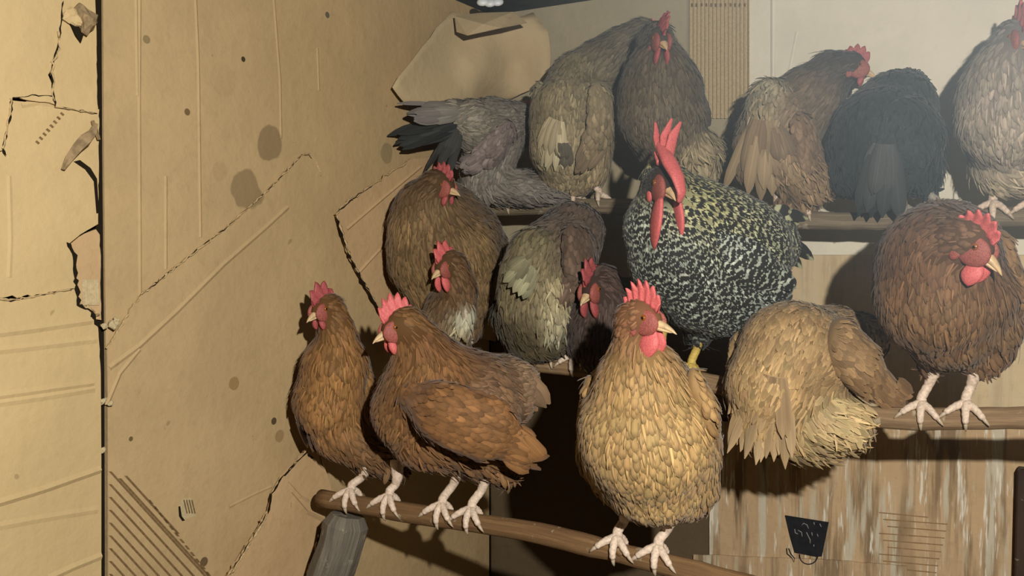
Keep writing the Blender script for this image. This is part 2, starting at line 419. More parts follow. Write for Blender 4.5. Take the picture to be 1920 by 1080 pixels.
# peeled curl of board hanging at the seam, crumpled wad above it
def lumpy(name, px, py, off, rx, ry, rz, mat, parent, seed, plane='L'):
    r = np.random.default_rng(seed); on = onleft if plane == 'L' else onback; nr = DIR if plane == 'L' else NRM
    c = on(px, py, off); s = np.cross(UP, nr)
    V, Fc = ellipsoid(np.zeros(3), s * rx, UP * rz, nr * ry, 12, 8)
    V = np.array(V); ph = r.uniform(0, 6.28, (6, 3)); k = r.uniform(1.4, 4.2, (6, 3)) / max(rx, rz) * r.choice([-1, 1], (6, 3))
    d = sum(np.sin(V @ k[i] + ph[i, 0]) for i in range(6)) / 6
    V = V * (1 + .75 * d[:, None]) + c
    return obj(name, V, Fc, mat, parent, smooth=False)
lumpy('crumpled_wad', 163, 38, NEAR + .012, .017, .012, .020, M_curl, wall_left, 3)
lumpy('crumpled_wad', 140, 30, NEAR + .008, .016, .008, .012, M_near, wall_left, 4)
sheetL([(124, 34), (140, 40), (158, 62), (152, 80), (142, 66), (134, 48)], NEAR + .0085, M_dark, th=.001, name='tear_hole')
def curl(pts, name, mat, wd):
    path = [onleft(x, y, NEAR + o) for x, y, o in pts]; V = []; Fc = []
    for i, p in enumerate(path):
        t = path[min(i + 1, len(path) - 1)] - path[max(i - 1, 0)]; t /= np.linalg.norm(t); s = np.cross(t, DIR)
        V += [p - s * wd[i], p - s * wd[i] * .4 + DIR * .004, p + s * wd[i] * .5 + DIR * .007, p + s * wd[i]]
    for i in range(len(path) - 1):
        for k in range(3): Fc.append((i * 4 + k, i * 4 + k + 1, (i + 1) * 4 + k + 1, (i + 1) * 4 + k))
    o = obj(name, V, Fc, mat, wall_left, smooth=False); md = o.modifiers.new('thickness', 'SOLIDIFY'); md.thickness = .0015; return o
curl([(116, 318, .004), (130, 296, .008), (146, 276, .012), (160, 262, .014), (172, 250, .012), (178, 232, .008)], 'peeled_curl', M_curl, [.0015, .006, .008, .009, .006, .002])
curl([(172, 226, .004), (178, 240, .006), (184, 262, .006)], 'peeled_curl', M_curl, [.0015, .003, .0015])
sheetL([(138, 303), (150, 300), (170, 315), (182, 335), (186, 400), (181, 400), (176, 340), (160, 318)], NEAR - .0012, M_dark, th=.0004, name='tear_hole')
for px, py, s_ in ((212, 608, .010), (196, 612, .007), (218, 600, .006), (207, 757, .006), (194, 752, .007), (192, 845, .006)):
    lumpy('torn_paper_bit', px, py, .020, .8 * s_, .5 * s_, .7 * s_, plain('white_ply', (212, 204, 184), .9, .1) if False else M_flute, wall_left, int(px + py))

def gap(pts, off, w_, seed, plane='L'):
    r = random.Random(seed); P = []
    for i in range(len(pts) - 1):
        a, b = pts[i], pts[i + 1]; m = max(2, int(math.hypot(b[0] - a[0], b[1] - a[1]) / 7))
        P += [(a[0] + (b[0] - a[0]) * j / m + r.gauss(0, .8), a[1] + (b[1] - a[1]) * j / m + r.gauss(0, .8)) for j in range(m)]
    P.append(pts[-1]); n = len(P); V = []
    for i, (x, y) in enumerate(P):
        x0, y0 = P[max(0, i - 1)]; x1, y1 = P[min(n - 1, i + 1)]; d = math.hypot(x1 - x0, y1 - y0) + 1e-6
        h_ = w_ * (.25 + .75 * r.random()) * (0.15 if i in (0, n - 1) else 1) / 2
        for sg in (-1, 1): V.append(onleft(x - (y1 - y0) / d * h_ * sg, y + (x1 - x0) / d * h_ * sg, off))
    return obj('tear_gap', V, [(2 * i, 2 * i + 1, 2 * i + 3, 2 * i + 2) for i in range(n - 1)], M_dark, wall_left, smooth=False)
gap([(118, 0), (116, 30), (113, 60), (108, 88), (97, 125), (98, 165), (104, 200)], NEAR + .0066, 5, 1)
gap([(104, 200), (140, 206), (183, 213)], NEAR + .0016, 3, 2)
gap([(23, 184), (15, 240), (5, 280), (12, 292)], NEAR + .0066, 7, 3)
gap([(24, 184), (60, 178), (104, 180)], NEAR + .0066, 2.5, 31)
gap([(0, 560), (20, 564), (60, 556), (100, 549), (140, 541)], NEAR + .0006, 4.5, 4)
gap([(126, 455), (140, 480), (142, 520), (147, 570), (172, 585), (184, 612)], NEAR + .0006, 11, 5)
gap([(629, 402), (654, 480), (689, 545), (720, 600)], .0268, 6, 6)
gap([(628, 402), (660, 374), (700, 347)], .0268, 3, 7)
gap([(502, 962), (510, 925), (530, 893), (577, 846)], .0385, 4.5, 8)
gap([(428, 1080), (470, 1015), (500, 962)], .0405, 2.5, 9)
gap([(262, 556), (330, 500), (420, 430), (470, 386), (520, 340), (566, 290)], .0122, 2.2, 10)
gap([(606, 985), (590, 1040), (574, 1085)], .0425, 6, 11)
# --- back wall boards
sheetB([(922, -80), (1288, -80), (1288, 520), (922, 520)], .004, M_back)
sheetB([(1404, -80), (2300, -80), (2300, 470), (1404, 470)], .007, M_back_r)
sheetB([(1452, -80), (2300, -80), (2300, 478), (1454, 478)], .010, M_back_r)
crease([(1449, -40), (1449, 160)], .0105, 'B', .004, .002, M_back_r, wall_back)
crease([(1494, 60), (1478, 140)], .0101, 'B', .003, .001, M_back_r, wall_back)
sheetB([(1404, 470), (1660, 474), (2300, 474), (2300, 830), (1404, 830)], .006, M_low2)
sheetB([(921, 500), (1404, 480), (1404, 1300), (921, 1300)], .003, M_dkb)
sheetB([(1330, 790), (2400, 800), (2400, 1400), (1330, 1400)], .012, M_low)
sheetB([(1300, 1040), (1560, 1050), (1700, 1062), (1700, 1400), (1300, 1400)], .017, M_low, rag=[.6, .6, 0, 0, 0], seed=41)
# exposed corrugation panel
nf = 15; V = []; Fc = []
for i in range(nf * 6 + 1):
    t = i / (nf * 6); x = 1292 + (1402 - 1292) * t
    o_ = .006 + .0032 * math.sin(t * nf * 2 * math.pi)
    for y in (-30, 222): V.append(onback(x, y, o_))
for i in range(nf * 6): Fc.append((2 * i, 2 * i + 2, 2 * i + 3, 2 * i + 1))
corr = obj('corrugated_panel', V, Fc, M_flute, wall_back)
crease([(1404, -30), (1404, 235)], .0068, 'B', .002, .002, M_edge, wall_back)
for k in range(12):
    sheetB([(1296 + 9 * k, 6), (1299 + 9 * k, 6), (1299 + 9 * k, 12), (1296 + 9 * k, 12)], .0105, M_print, th=.0004, name='printed_dash')
# faint printed rows at lower right, and printed basket mark upside down with pale lettering
for r_ in range(9):
    y = 960 + r_ * 13
    x0 = 1648 + (r_ % 3) * 8; x1 = 1740 + ((r_ * 37) % 40)
    sheetB([(x0, y), (x1, y + 9), (x1, y + 11), (x0, y + 2)], .0124, M_faint, th=.0003, name='printed_line')
M_ink = plain('black_ink', (38, 38, 42), .85, .15, 90, .3)
M_chalk = plain('pale_print', (150, 150, 146), .9, .1, 200, .4)
pm = sheetB([(1472, 966), (1554, 979), (1549, 1005), (1541, 1043), (1531, 1044), (1490, 1036), (1481, 1005)], .0178, M_ink, th=.0004, name='basket_print')
ring = [onback(1516 + 17 * math.cos(a), 1041 + 17 * math.sin(a), .0180) for a in np.linspace(-.15, math.pi + .1, 16)]
V, Fc, UV = tube(ring, [.0012] * 16, 6); obj('print_handle', V, Fc, M_ink, wall_back)
ring = [onback(x, y, .0180) for x, y in ((1475, 1028), (1476, 1038), (1484, 1045), (1489, 1054), (1490, 1047), (1483, 1038), (1479, 1028))]
V, Fc, UV = tube(ring, [.0009] * 7, 6); obj('print_mark', V, Fc, M_ink, wall_back)
def stroke(pts, w_):
    P = [onback(x, y, .0183) for x, y in pts]; V, Fc, UV = tube(P, [w_] * len(P), 5)
    obj('print_lettering', V, Fc, M_chalk, wall_back)
for s_ in ([(1503, 985), (1507, 981), (1513, 984), (1516, 991)], [(1490, 992), (1491, 999), (1496, 1001)], [(1496, 994), (1503, 998), (1504, 1006)], [(1512, 998), (1516, 1006), (1519, 1012), (1519, 1019)], [(1522, 998), (1523, 1005)], [(1526, 979), (1527, 984)], [(1537, 982), (1540, 988)], [(1532, 1001), (1534, 1006)], [(1526, 1021), (1526, 1025)]):
    stroke(s_, .0011)

# --- folded kraft sheet pinned across the corner under the ceiling
def cp(px, py, w_): # w_ <0.5 left wall side, >0.5 back wall side, .5 on the fold bridging the corner
    if w_ == 0: return onleft(px, py, .03)
    if w_ == 1: return onback(px, py, .03)
    r = ray(px, py); return r * w_
PV = [cp(846, 20, 0), cp(792, 88, 0), cp(734, 163, 0), cp(760, 194, 0), cp(858, 205, 2.10), cp(925, 200, 1), cp(1032, 150, 1), cp(1030, 62, 1), cp(1002, 24, 1), cp(926, 44, 2.19), cp(858, 70, 2.13), cp(808, 130, 0), cp(960, 120, 1), cp(900, 130, 2.12), cp(955, 180, 1)]
PF = [(0, 1, 10), (1, 11, 10), (1, 2, 11), (2, 3, 11), (3, 4, 11), (11, 4, 10), (10, 4, 13), (10, 13, 9), (9, 13, 12), (13, 4, 5), (13, 5, 14), (13, 14, 12), (12, 14, 6), (14, 5, 6), (12, 6, 7), (9, 12, 7), (9, 7, 8), (0, 10, 9)]
kp = obj('kraft_paper_sheet', PV, PF, M_paper, None, smooth=False)
bm = bmesh.new(); bm.from_mesh(kp.data)
bmesh.ops.subdivide_edges(bm, edges=bm.edges[:], cuts=3, use_grid_fill=True)
for it in range(5): bmesh.ops.smooth_vert(bm, verts=[v for v in bm.verts if not v.is_boundary], factor=.35, use_axis_x=True, use_axis_y=True, use_axis_z=True)
for v in bm.verts: v.co += Vector(NRM) * (.004 * math.sin(v.co.x * 70 + v.co.z * 50) + .003 * math.sin(v.co.x * 33 - v.co.z * 90 + 1))
bm.to_mesh(kp.data); bm.free(); kp.data.polygons.foreach_set('use_smooth', [True] * len(kp.data.polygons))
md = kp.modifiers.new('thickness', 'SOLIDIFY'); md.thickness = .002
tag(kp, 'creased pale kraft paper sheet pinned across the corner under the ceiling', 'paper')
PV2 = [ray(852, 30) * 2.08, ray(856, 60) * 2.07, ray(876, 66) * 2.04, ray(940, 52) * 2.08, ray(988, 42) * 2.12, ray(962, 22) * 2.14, ray(900, 24) * 2.1, ray(905, 45) * 2.05]
o = obj('folded_flap', PV2, [(0, 1, 2), (0, 2, 7), (0, 7, 6), (2, 3, 7), (7, 3, 5), (3, 4, 5), (6, 7, 5)], M_paper, kp, smooth=False)
md = o.modifiers.new('thickness', 'SOLIDIFY'); md.thickness = .002
M_white = plain('white_plastic', (225, 228, 230), .4, .4, 80, .15)
mb = MB()
for q in range(3):
    V, Fc = ellipsoid(ray(905 + 14 * q, 4 + 2 * (q % 2)) * 2.06, np.array([.014, 0, .002]), np.array([0, .01, .004]), np.array([-.002, 0, .009]), 10, 6); mb.add(V, Fc)
ws = mb.build('plastic_scrap', M_white, None)
tag(ws, 'crumpled white plastic scrap at the ceiling above the kraft paper sheet', 'plastic scrap')

# ------------------------------------------------------------------ perches and post
M_pole = wood_mat('branch_bark', (128, 98, 64), (106, 78, 50)); M_pole2 = wood_mat('branch_bark_pale', (150, 124, 92), (122, 98, 72))
M_pole3 = wood_mat('branch_bark_grey', (136, 122, 98), (108, 94, 74)); M_log = wood_mat('weathered_log', (122, 114, 100), (90, 84, 74), .85)
POLE = {}
def pole(tier, pts, rad, mat, label):
    off = TIER[tier]; P = [onback(x, y, off) for x, y in pts]
    # extend to the left wall side / right wall
    t = np.array([(p - C0) @ DIR for p in P]); zz = np.array([p[2] for p in P])
    POLE[tier] = (t, zz, rad, off)
    ts = np.linspace(t[0], 1.75 - .002, 70); zs = np.interp(ts, t, zz)
    k = np.array([1, 4, 6, 4, 1]) / 16.; zp = np.pad(zs, 2, 'edge'); zs = np.convolve(zp, k, 'valid')
    path = [C0 + DIR * a + NRM * (off + .003 * math.sin(a * 9)) + UP * b for a, b in zip(ts, zs)]
    r = np.random.default_rng(tier); rr = rad * (1 + .05 * np.sin(ts * 23 + tier) + .03 * r.standard_normal(len(ts)))
    V, Fc, UV = tube(path, rr, 18)
    root = empty('perch_pole', path[0]); tag(root, label, 'perch', 'roosting perch poles')
    obj('pole', V, Fc, mat, root, uvs=UV)
    mb = MB()
    for q in (12, 25, 41, 55):
        V, Fc = ellipsoid(path[q] + NRM * rad * .62 + UP * rad * r.uniform(-.3, .5), DIR * .009, UP * .008, NRM * .008, 9, 6); obj('knot', V, Fc, mat, root)
    return root
pole(1, [(603, 934), (700, 950), (850, 975), (1000, 998), (1130, 1030), (1250, 1058), (1450, 1112), (1700, 1180), (2100, 1290)], .0165, M_pole, 'brown branch perch at the front resting on a weathered log')
pole(2, [(770, 668), (1000, 682), (1110, 692), (1300, 712), (1500, 752), (1640, 784), (1780, 786), (1900, 784), (2400, 784)], .0175, M_pole2, 'pale brown middle perch under the barred rooster')
pole(3, [(884, 394), (1000, 388), (1130, 386), (1300, 396), (1480, 412), (1600, 416), (1760, 410), (1920, 406), (2500, 400)], .0180, M_pole3, 'grey topmost perch under the black hen')
def pole_pt(tier, px):
    t, zz, rad, off = POLE[tier]
    r = ray(px, 540); p = r * ((C0 + NRM * off) @ NRM) / (r @ NRM)
    # vertical column at this px: iterate for z
    tt = (p - C0) @ DIR
    return C0 + DIR * tt + NRM * off + UP * float(np.interp(tt, t, zz)), rad
# log post
a = onback(652, 985, TIER[1]); a[2] = pole_pt(1, 652)[0][2] - .022
b = onback(612, 1105, TIER[1] + .02); dv = (b - a) / np.linalg.norm(b - a)
k_end = a + dv * ((FLOOR - a[2]) / dv[2])
ts = np.linspace(0, 1, 26); path = [a + (k_end - a) * q + DIR * .004 * math.sin(q * 14) for q in ts]
V, Fc, UV = tube(path, [(.027 if q < .02 else .037) * 1.1 * (1 + .02 * math.sin(q * 40)) for q in ts], 8)
lg = obj('log_post', V, Fc, M_log, None, uvs=UV, smooth=False)
tag(lg, 'weathered grey log post propping the front perch beside the left wall', 'post')
# dark upright at lower right
mp = [onback(1908, 940, .05)]
p0 = onback(1925, 960, .03); p0 = p0 - UP * p0[2]
V, Fc, UV = [], [], []
bx = []
for zz_, s_ in ((FLOOR, 1), (-.42, 1)):
    for da, dn in ((-.018, -.016), (.03, -.016), (.03, .02), (-.018, .02)): bx.append(p0 + DIR * da + NRM * dn + UP * zz_)
up_ = obj('timber_upright', bx, [(0, 1, 2, 3), (7, 6, 5, 4), (0, 4, 5, 1), (1, 5, 6, 2), (2, 6, 7, 3), (3, 7, 4, 0)], wood_mat('dark_timber', (62, 46, 34), (48, 36, 28)), None, smooth=False, uvs=[(0, 0), (.05, 0), (.1, 0), (.15, 0), (0, .5), (.05, .5), (.1, .5), (.15, .5)])
bvm = up_.modifiers.new('bevel', 'BEVEL'); bvm.width = .003
tag(up_, 'short dark timber upright against the soiled back wall', 'timber')

# ------------------------------------------------------------------ birds
H_GRID = 0.0058
def capsule_chain(P, nodes):
    """P (n,3) -> signed distance, param 0..1, direction index, for a chain of (pos, r)"""
    best = np.full(len(P), 1e9); par = np.zeros(len(P)); dr = np.zeros((len(P), 3))
    m = len(nodes) - 1
    if m == 0:
        p, r = nodes[0]; return np.linalg.norm(P - p, axis=1) - r, par, np.tile(-UP, (len(P), 1))
    for i in range(m):
        a, ra = nodes[i]; b, rb = nodes[i + 1]; ab = b - a; L2 = ab @ ab + 1e-12
        t = np.clip(((P - a) @ ab) / L2, 0, 1)
        d = np.linalg.norm(P - a - t[:, None] * ab, axis=1) - (ra + (rb - ra) * (t * t * (3 - 2 * t)))
        k = d < best
        best[k] = d[k]; par[k] = (i + t[k]) / m; dr[k] = ab / math.sqrt(L2)
    return best, par, dr
def surface_net(f, lo, h):
    n = f.shape; sh = (n[0] - 1, n[1] - 1, n[2] - 1)
    acc = np.zeros(sh + (3,)); cnt = np.zeros(sh)
    s = f < 0
    for ax in range(3):
        o1, o2 = [q for q in range(3) if q != ax]
        for b in (0, 1):
            for c in (0, 1):
                off = [0, 0, 0]; off[o1] = b; off[o2] = c
                sl0 = tuple(slice(off[q], off[q] + sh[q]) for q in range(3)); off2 = list(off); off2[ax] = 1
                sl1 = tuple(slice(off2[q], off2[q] + sh[q]) for q in range(3))
                A = f[sl0]; B = f[sl1]; cr = (A < 0) != (B < 0)
                t = np.where(cr, A / np.where(cr, A - B, 1), 0)
                for q in range(3):
                    acc[..., q] += np.where(cr, off[q] + (t if q == ax else 0), 0)
                cnt += cr
    act = cnt > 0; idx = np.full(sh, -1); idx[act] = np.arange(act.sum())
    ii = np.argwhere(act); V = (ii + acc[act] / cnt[act][:, None]) * h + lo
    Q = []
    for ax in range(3):
        o1, o2 = [(1, 2), (2, 0), (0, 1)][ax]
        sl0 = [slice(None)] * 3; sl1 = [slice(None)] * 3; sl0[ax] = slice(0, -1); sl1[ax] = slice(1, None)
        cr = np.argwhere(s[tuple(sl0)] != s[tuple(sl1)])
        cr = cr[(cr[:, o1] > 0) & (cr[:, o2] > 0) & (cr[:, o1] < sh[o1]) & (cr[:, o2] < sh[o2])]
        e1 = np.zeros(3, int); e1[o1] = 1; e2 = np.zeros(3, int); e2[o2] = 1
        g = lambda c: idx[c[:, 0], c[:, 1], c[:, 2]]
        q = np.stack([g(cr - e1 - e2), g(cr - e2), g(cr), g(cr - e1)], 1)
        inn = s[cr[:, 0], cr[:, 1], cr[:, 2]]
        q[~inn] = q[~inn][:, ::-1]
        Q.append(q)
    return V, np.concatenate(Q)
def vnormals(V, Q):
    a = V[Q[:, 0]]; b = V[Q[:, 1]]; c = V[Q[:, 2]]; d = V[Q[:, 3]]
    fn = np.cross(c - a, d - b); nr = np.zeros_like(V)
    for k in range(4): np.add.at(nr, Q[:, k], fn)
    return nr / (np.linalg.norm(nr, axis=1)[:, None] + 1e-12)
def sample_surface(V, Q, spacing):
    T = np.concatenate([Q[:, [0, 1, 2]], Q[:, [0, 2, 3]]]); vn = vnormals(V, Q)
    A = np.linalg.norm(np.cross(V[T[:, 1]] - V[T[:, 0]], V[T[:, 2]] - V[T[:, 0]]), axis=1) / 2
    n = int(A.sum() / spacing ** 2 * 2.2); k = rng.choice(len(T), n, p=A / A.sum())
    r1 = np.sqrt(rng.random(n)); r2 = rng.random(n)
    w_ = np.stack([1 - r1, r1 * (1 - r2), r1 * r2], 1)
    P = (V[T[k]] * w_[:, :, None]).sum(1); Nn = (vn[T[k]] * w_[:, :, None]).sum(1)
    key = np.floor(P / spacing).astype(np.int64); key = key[:, 0] * 73856093 ^ key[:, 1] * 19349663 ^ key[:, 2] * 83492791
    _, u = np.unique(key, return_index=True)
    P, Nn = P[u], Nn[u]; return P, Nn / np.linalg.norm(Nn, axis=1)[:, None]
VV = np.array([0, .3, .68, .9, 1.0]); WW = np.array([.45, .95, 1.0, .62, .12])
def feather_mesh(P, Nn, D, L, W, lift, colr, tuck=.0012, dt=None):
    """many small curved vanes -> verts, quads, uv, colours"""
    n = len(P); D = D - Nn * (D * Nn).sum(1)[:, None]; D /= np.linalg.norm(D, axis=1)[:, None] + 1e-9
    S = np.cross(Nn, D); U = np.array([-1, 0, 1.0])
    v = VV[None, :, None, None]; u = U[None, None, :, None]; wv = WW[None, :, None, None]
    Lb = L[:, None, None, None]; Wb = W[:, None, None, None]; lb = lift[:, None, None, None]
    dtb = (L * L * 2.5 if dt is None else dt)[:, None, None, None]
    hgt = lb * v * (1.5 - .5 * v) - dtb * np.where(dtb < 0, v ** 1.2, v * v) + (1 - u * u) * Wb * .09 - tuck
    X = P[:, None, None] + D[:, None, None] * (v * Lb) + S[:, None, None] * (u * wv * Wb / 2) + Nn[:, None, None] * hgt
    nv = len(VV); X = X.reshape(-1, 3)
    base = np.arange(n)[:, None] * (nv * 3)
    q = []
    for i in range(nv - 1):
        for k in range(2): q.append([i * 3 + k, i * 3 + k + 1, (i + 1) * 3 + k + 1, (i + 1) * 3 + k])
    Fq = (base[:, :, None] + np.array(q)[None]).reshape(-1, 4)
    uv = np.stack(np.broadcast_arrays((U * .5 + .5)[None, :], VV[:, None]), -1).reshape(-1, 2)
    UVs = np.tile(uv, (n, 1)); Cc = np.repeat(colr, nv * 3, 0)
    return X, Fq, UVs, Cc
def long_feather(base, d, nrm, L, W, bend, twist=0.0, seg=8):
    """one quill feather, real vane with curvature"""
    d = d / np.linalg.norm(d); nrm = nrm - d * (nrm @ d); nrm /= np.linalg.norm(nrm); s = np.cross(nrm, d)
    s = s * math.cos(twist) + nrm * math.sin(twist); nrm = np.cross(d, s)
    V = []; UV = []
    for i in range(seg + 1):
        v = i / seg; wv = min(1, .35 + 2.2 * v) * (1 - max(0, (v - .72) / .28) ** 2 * .93)
        c = base + d * L * v - nrm * bend * L * v * v
        for u in (-1, 0, 1): V.append(c + s * u * wv * W / 2 + nrm * (1 - u * u) * W * .12); UV.append((u * .5 + .5, v))
    Fq = [(i * 3 + k, i * 3 + k + 1, (i + 1) * 3 + k + 1, (i + 1) * 3 + k) for i in range(seg) for k in range(2)]
    return np.array(V), np.array(Fq), np.array(UV)
STY = {'hackle': (.027, .0068, .0022, .12), 'cover': (.022, .0098, .0022, .20), 'scale': (.025, .0105, .0020, .16), 'fluff': (.027, .0085, .006, .55),
       'soft': (.024, .0080, .0026, .26), 'bigscale': (.024, .0145, .003, .12), 'head': (.014, .0078, .0012, .15)}
M_body = skin_attr_mat('feathered_body'); 
M_leg_pale = plain('leg_scales_pale', (220, 198, 176), .6, .3, 260, .3); M_leg_yel = plain('leg_scales_yellow', (206, 178, 92), .6, .3, 260, .25)
M_leg_grey = plain('leg_scales_grey', (150, 146, 132), .6, .3, 260, .3)
M_claw = plain('claw_horn', (176, 158, 136), .4, .4)
M_red = plain('comb_red', (208, 102, 100), .5, .35, 420, .25, .15); M_face = plain('face_skin_red', (158, 86, 76), .6, .3, 500, .4, .1)
M_red_d = plain('comb_dusky', (168, 82, 82), .55, .3, 420, .3, .1)
M_beak = plain('beak_horn', (206, 176, 132), .4, .4, 120, .25); M_eye = plain('eye_amber', (130, 72, 24), .12, .6); M_pupil = plain('pupil', (8, 7, 6), .1, .6)
FEET_MAT = {'pale': M_leg_pale, 'yellow': M_leg_yel, 'grey': M_leg_grey}

def head_frame(yaw, pitch, roll=0):
    y = math.radians(yaw); p = math.radians(pitch)
    f = np.array([math.sin(y) * math.cos(p), -math.cos(y) * math.cos(p), math.sin(p)])
    s = np.cross(f, UP); s /= np.linalg.norm(s); u = np.cross(s, f)
    r = math.radians(roll); s, u = s * math.cos(r) + u * math.sin(r), u * math.cos(r) - s * math.sin(r)
    return f, s, u

def make_bird(label, tier, chains, head, wings=(), tails=(), legs=(), pat=None, foot='pale', name='hen', cat='hen', group='roosting hens', spacing=.0070, mat=None, dim=.85, vary=1.0):
    off = TIER[tier]
    def n3(nd):
        p = onback(nd[0], nd[1], off + nd[2]); return p, nd[3] * p[1] / F
    lin = lambda c: [dim * x * t_ for x, t_ in zip(lin0(c), (1.0, 1.08, 1.18) if mat is P_grey else (1.0, 1.17, 1.35))]
    CH = [(STY[st], np.array(lin(c0)), np.array(lin(c1)), [n3(q) for q in nodes]) for st, c0, c1, nodes in chains]
    hp = onback(head['p'][0], head['p'][1], off + head['p'][2]); s = head.get('s', 1.0)
    f, sd, u = head_frame(head['yaw'], head.get('pitch', -8), head.get('roll', 0))
    hc = np.array(lin(head.get('col', chains[0][1])))
    CH.append((STY['head'], hc, hc, [(hp + f * .015 * s - u * .001 * s, .0135 * s), (hp + u * .002 * s, .0195 * s), (hp - f * .012 * s - u * .004 * s, .0185 * s)]))
    # field
    allp = np.array([q[0] for c in CH for q in c[3]]); allr = np.array([q[1] for c in CH for q in c[3]])
    lo = (allp - allr[:, None]).min(0) - .02; hi = (allp + allr[:, None]).max(0) + .02
    h = H_GRID; dims = np.ceil((hi - lo) / h).astype(int) + 1
    G = np.stack(np.meshgrid(*[np.arange(q) for q in dims], indexing='ij'), -1).reshape(-1, 3) * h + lo
    K = .009
    dd = np.stack([capsule_chain(G, c[3])[0] for c in CH], 1); mn = dd.min(1)
    fld = mn - K * np.log(np.exp(-(dd - mn[:, None]) / K).sum(1))
    V, Q = surface_net(fld.reshape(dims), lo, h)
    def attrs(P):
        D, PR, DR = zip(*[capsule_chain(P, c[3]) for c in CH]); D = np.stack(D, 1)
        Wt = np.exp(-(D - D.min(1)[:, None]) / .008); Wt /= Wt.sum(1)[:, None]
        colr = sum(Wt[:, i, None] * (CH[i][1] + (CH[i][2] - CH[i][1]) * PR[i][:, None]) for i in range(len(CH)))
        fl = sum(Wt[:, i, None] * DR[i] for i in range(len(CH)))
        prm = sum(Wt[:, i, None] * np.array(CH[i][0]) for i in range(len(CH)))
        return colr, fl, prm, Wt[:, -1]
    cV, _, _, _ = attrs(V)
    # root at perch contact
    lp, pr = pole_pt(tier, legs[0][1] if legs else head['p'][0])
    root = empty(name, lp + UP * pr); tag(root, label, cat, group)
    # legs joined to the body mesh
    mbl = MB(); clw = MB()
    for hock, fpx, sgn in legs:
        hk = onback(hock[0], hock[1], off + hock[2]); pc, prd = pole_pt(tier, fpx)
        ank = pc + UP * (prd + .011)
        mid = (hk + ank) / 2 + NRM * (-.006 * sgn)
        path = [hk + UP * .03, hk, mid, ank + UP * .006, ank - UP * .004]; rr = [.013, .0095, .0072, .0072, .0080]
        ts = np.linspace(0, 4, 17); pth = [np.array([np.interp(q, range(5), [p[k] for p in path]) for k in range(3)]) for q in ts]
        rad = [np.interp(q, range(5), rr) * (1 + .07 * (i % 2)) for i, q in enumerate(ts)]
        Vt, Ft, UVt = tube(pth, rad, 10); mbl.add(Vt, Ft)
        for spread, phi1, ln in ((-.024, 62, 1), (.001, 100, 1), (.022, 74, 1), (.006, -62, .8)):
            pp = []; m = 9
            for i in range(m):
                q = i / (m - 1); ph = math.radians((8 if phi1 > 0 else -8) * (1 - q) + phi1 * q)
                lift = .0035 + .004 * (1 - q)
                pp.append(pc + DIR * spread * (q ** .8) * 1.15 + (UP * math.cos(ph) + NRM * sgn * math.sin(ph)) * (prd + lift))
            rt = [.0068 - .0026 * (i / (m - 1)) + (.0007 if i % 2 else 0) for i in range(m)]
            Vt, Ft, _ = tube(pp, rt, 8); mbl.add(Vt, Ft)
            tdir = pp[-1] - pp[-2]; tdir /= np.linalg.norm(tdir)
            inw = pc + DIR * ((pp[-1] - pc) @ DIR) - pp[-1]; inw /= np.linalg.norm(inw)
            cpts = [pp[-1] - tdir * .002, pp[-1] + tdir * .005, pp[-1] + tdir * .010 + inw * .001, pp[-1] + tdir * .014 + inw * .003]
            Vt, Ft, _ = tube(cpts, [.0036, .003, .0018, .0004], 6); clw.add(Vt, Ft)
    nb = len(V)
    VA = np.concatenate([V, np.array(mbl.v)]) if mbl.v else V
    FA = Q.tolist() + [tuple(i + nb for i in ff) for ff in mbl.f]
    cA = np.concatenate([cV * .6, np.tile(np.array(lin((200, 180, 160))), (len(VA) - nb, 1))])
    obj('body', [tuple(x) for x in VA.tolist()], FA, None, root, cols=cA, mats=[M_body, FEET_MAT[foot]], midx=[0] * len(Q) + [1] * len(mbl.f))
    if clw.v: clw.build('claws', M_claw, root)['kind'] = 'stuff'
    # plumage
    P, Nn = sample_surface(V, Q, spacing)
    ch, fl, prm, hw = attrs(P)
    rel = P - hp
    bare = (hw > .5) & ((rel @ f) > .011 * s)
    keep = ~bare & (np.linalg.norm(fl, axis=1) > .05)
    P, Nn, ch, fl, prm = P[keep], Nn[keep], ch[keep], fl[keep], prm[keep]; n = len(P)
    fl = fl + rng.standard_normal((n, 3)) * prm[:, 3:4] * .6 + np.array([0, 0, -.18])
    Nn = Nn + rng.standard_normal((n, 3)) * prm[:, 3:4] * .25; Nn /= np.linalg.norm(Nn, axis=1)[:, None]
    sz = np.exp(rng.standard_normal(n) * .12)
    kw = rng.standard_normal((5, 3)) * 45; pw_ = rng.random(5) * 6.28
    mott = sum(np.sin(P @ kw[i] + pw_[i]) for i in range(5))[:, None] / 5
    tone = np.exp(rng.standard_normal((n, 1)) * .17 * vary + mott * .26 * vary) * (1 + rng.standard_normal((n, 3)) * .02)
    Ld = prm[:, 0] * sz
    wisp = rng.random(n) < .38
    Ld = np.where(wisp, Ld * 1.15, Ld); prm[:, 1] = np.where(wisp, prm[:, 1] * .36, prm[:, 1]); prm[:, 2] = np.where(wisp, prm[:, 2] * 1.5, prm[:, 2]); tone = tone * np.where(wisp, 1.18, .97)[:, None]
    ft = fl - Nn * (fl * Nn).sum(1)[:, None]; ft /= np.linalg.norm(ft, axis=1)[:, None] + 1e-9
    dq = np.stack([capsule_chain(P + ft * Ld[:, None], c[3])[0] for c in CH], 1); mq = dq.min(1)
    dtip = np.clip(mq - K * np.log(np.exp(-(dq - mq[:, None]) / K).sum(1)), -.026, .007)
    X, Fq, UVs, Cc = feather_mesh(P, Nn, fl, Ld, prm[:, 1] * sz, prm[:, 2] * np.exp(rng.standard_normal(n) * .3), np.clip(ch * tone, 0, 1), dt=dtip)
    o = obj('plumage', X, Fq, mat, root, uvs=UVs, cols=Cc); o['kind'] = 'stuff'
    bc = allp[:-3].mean(0)
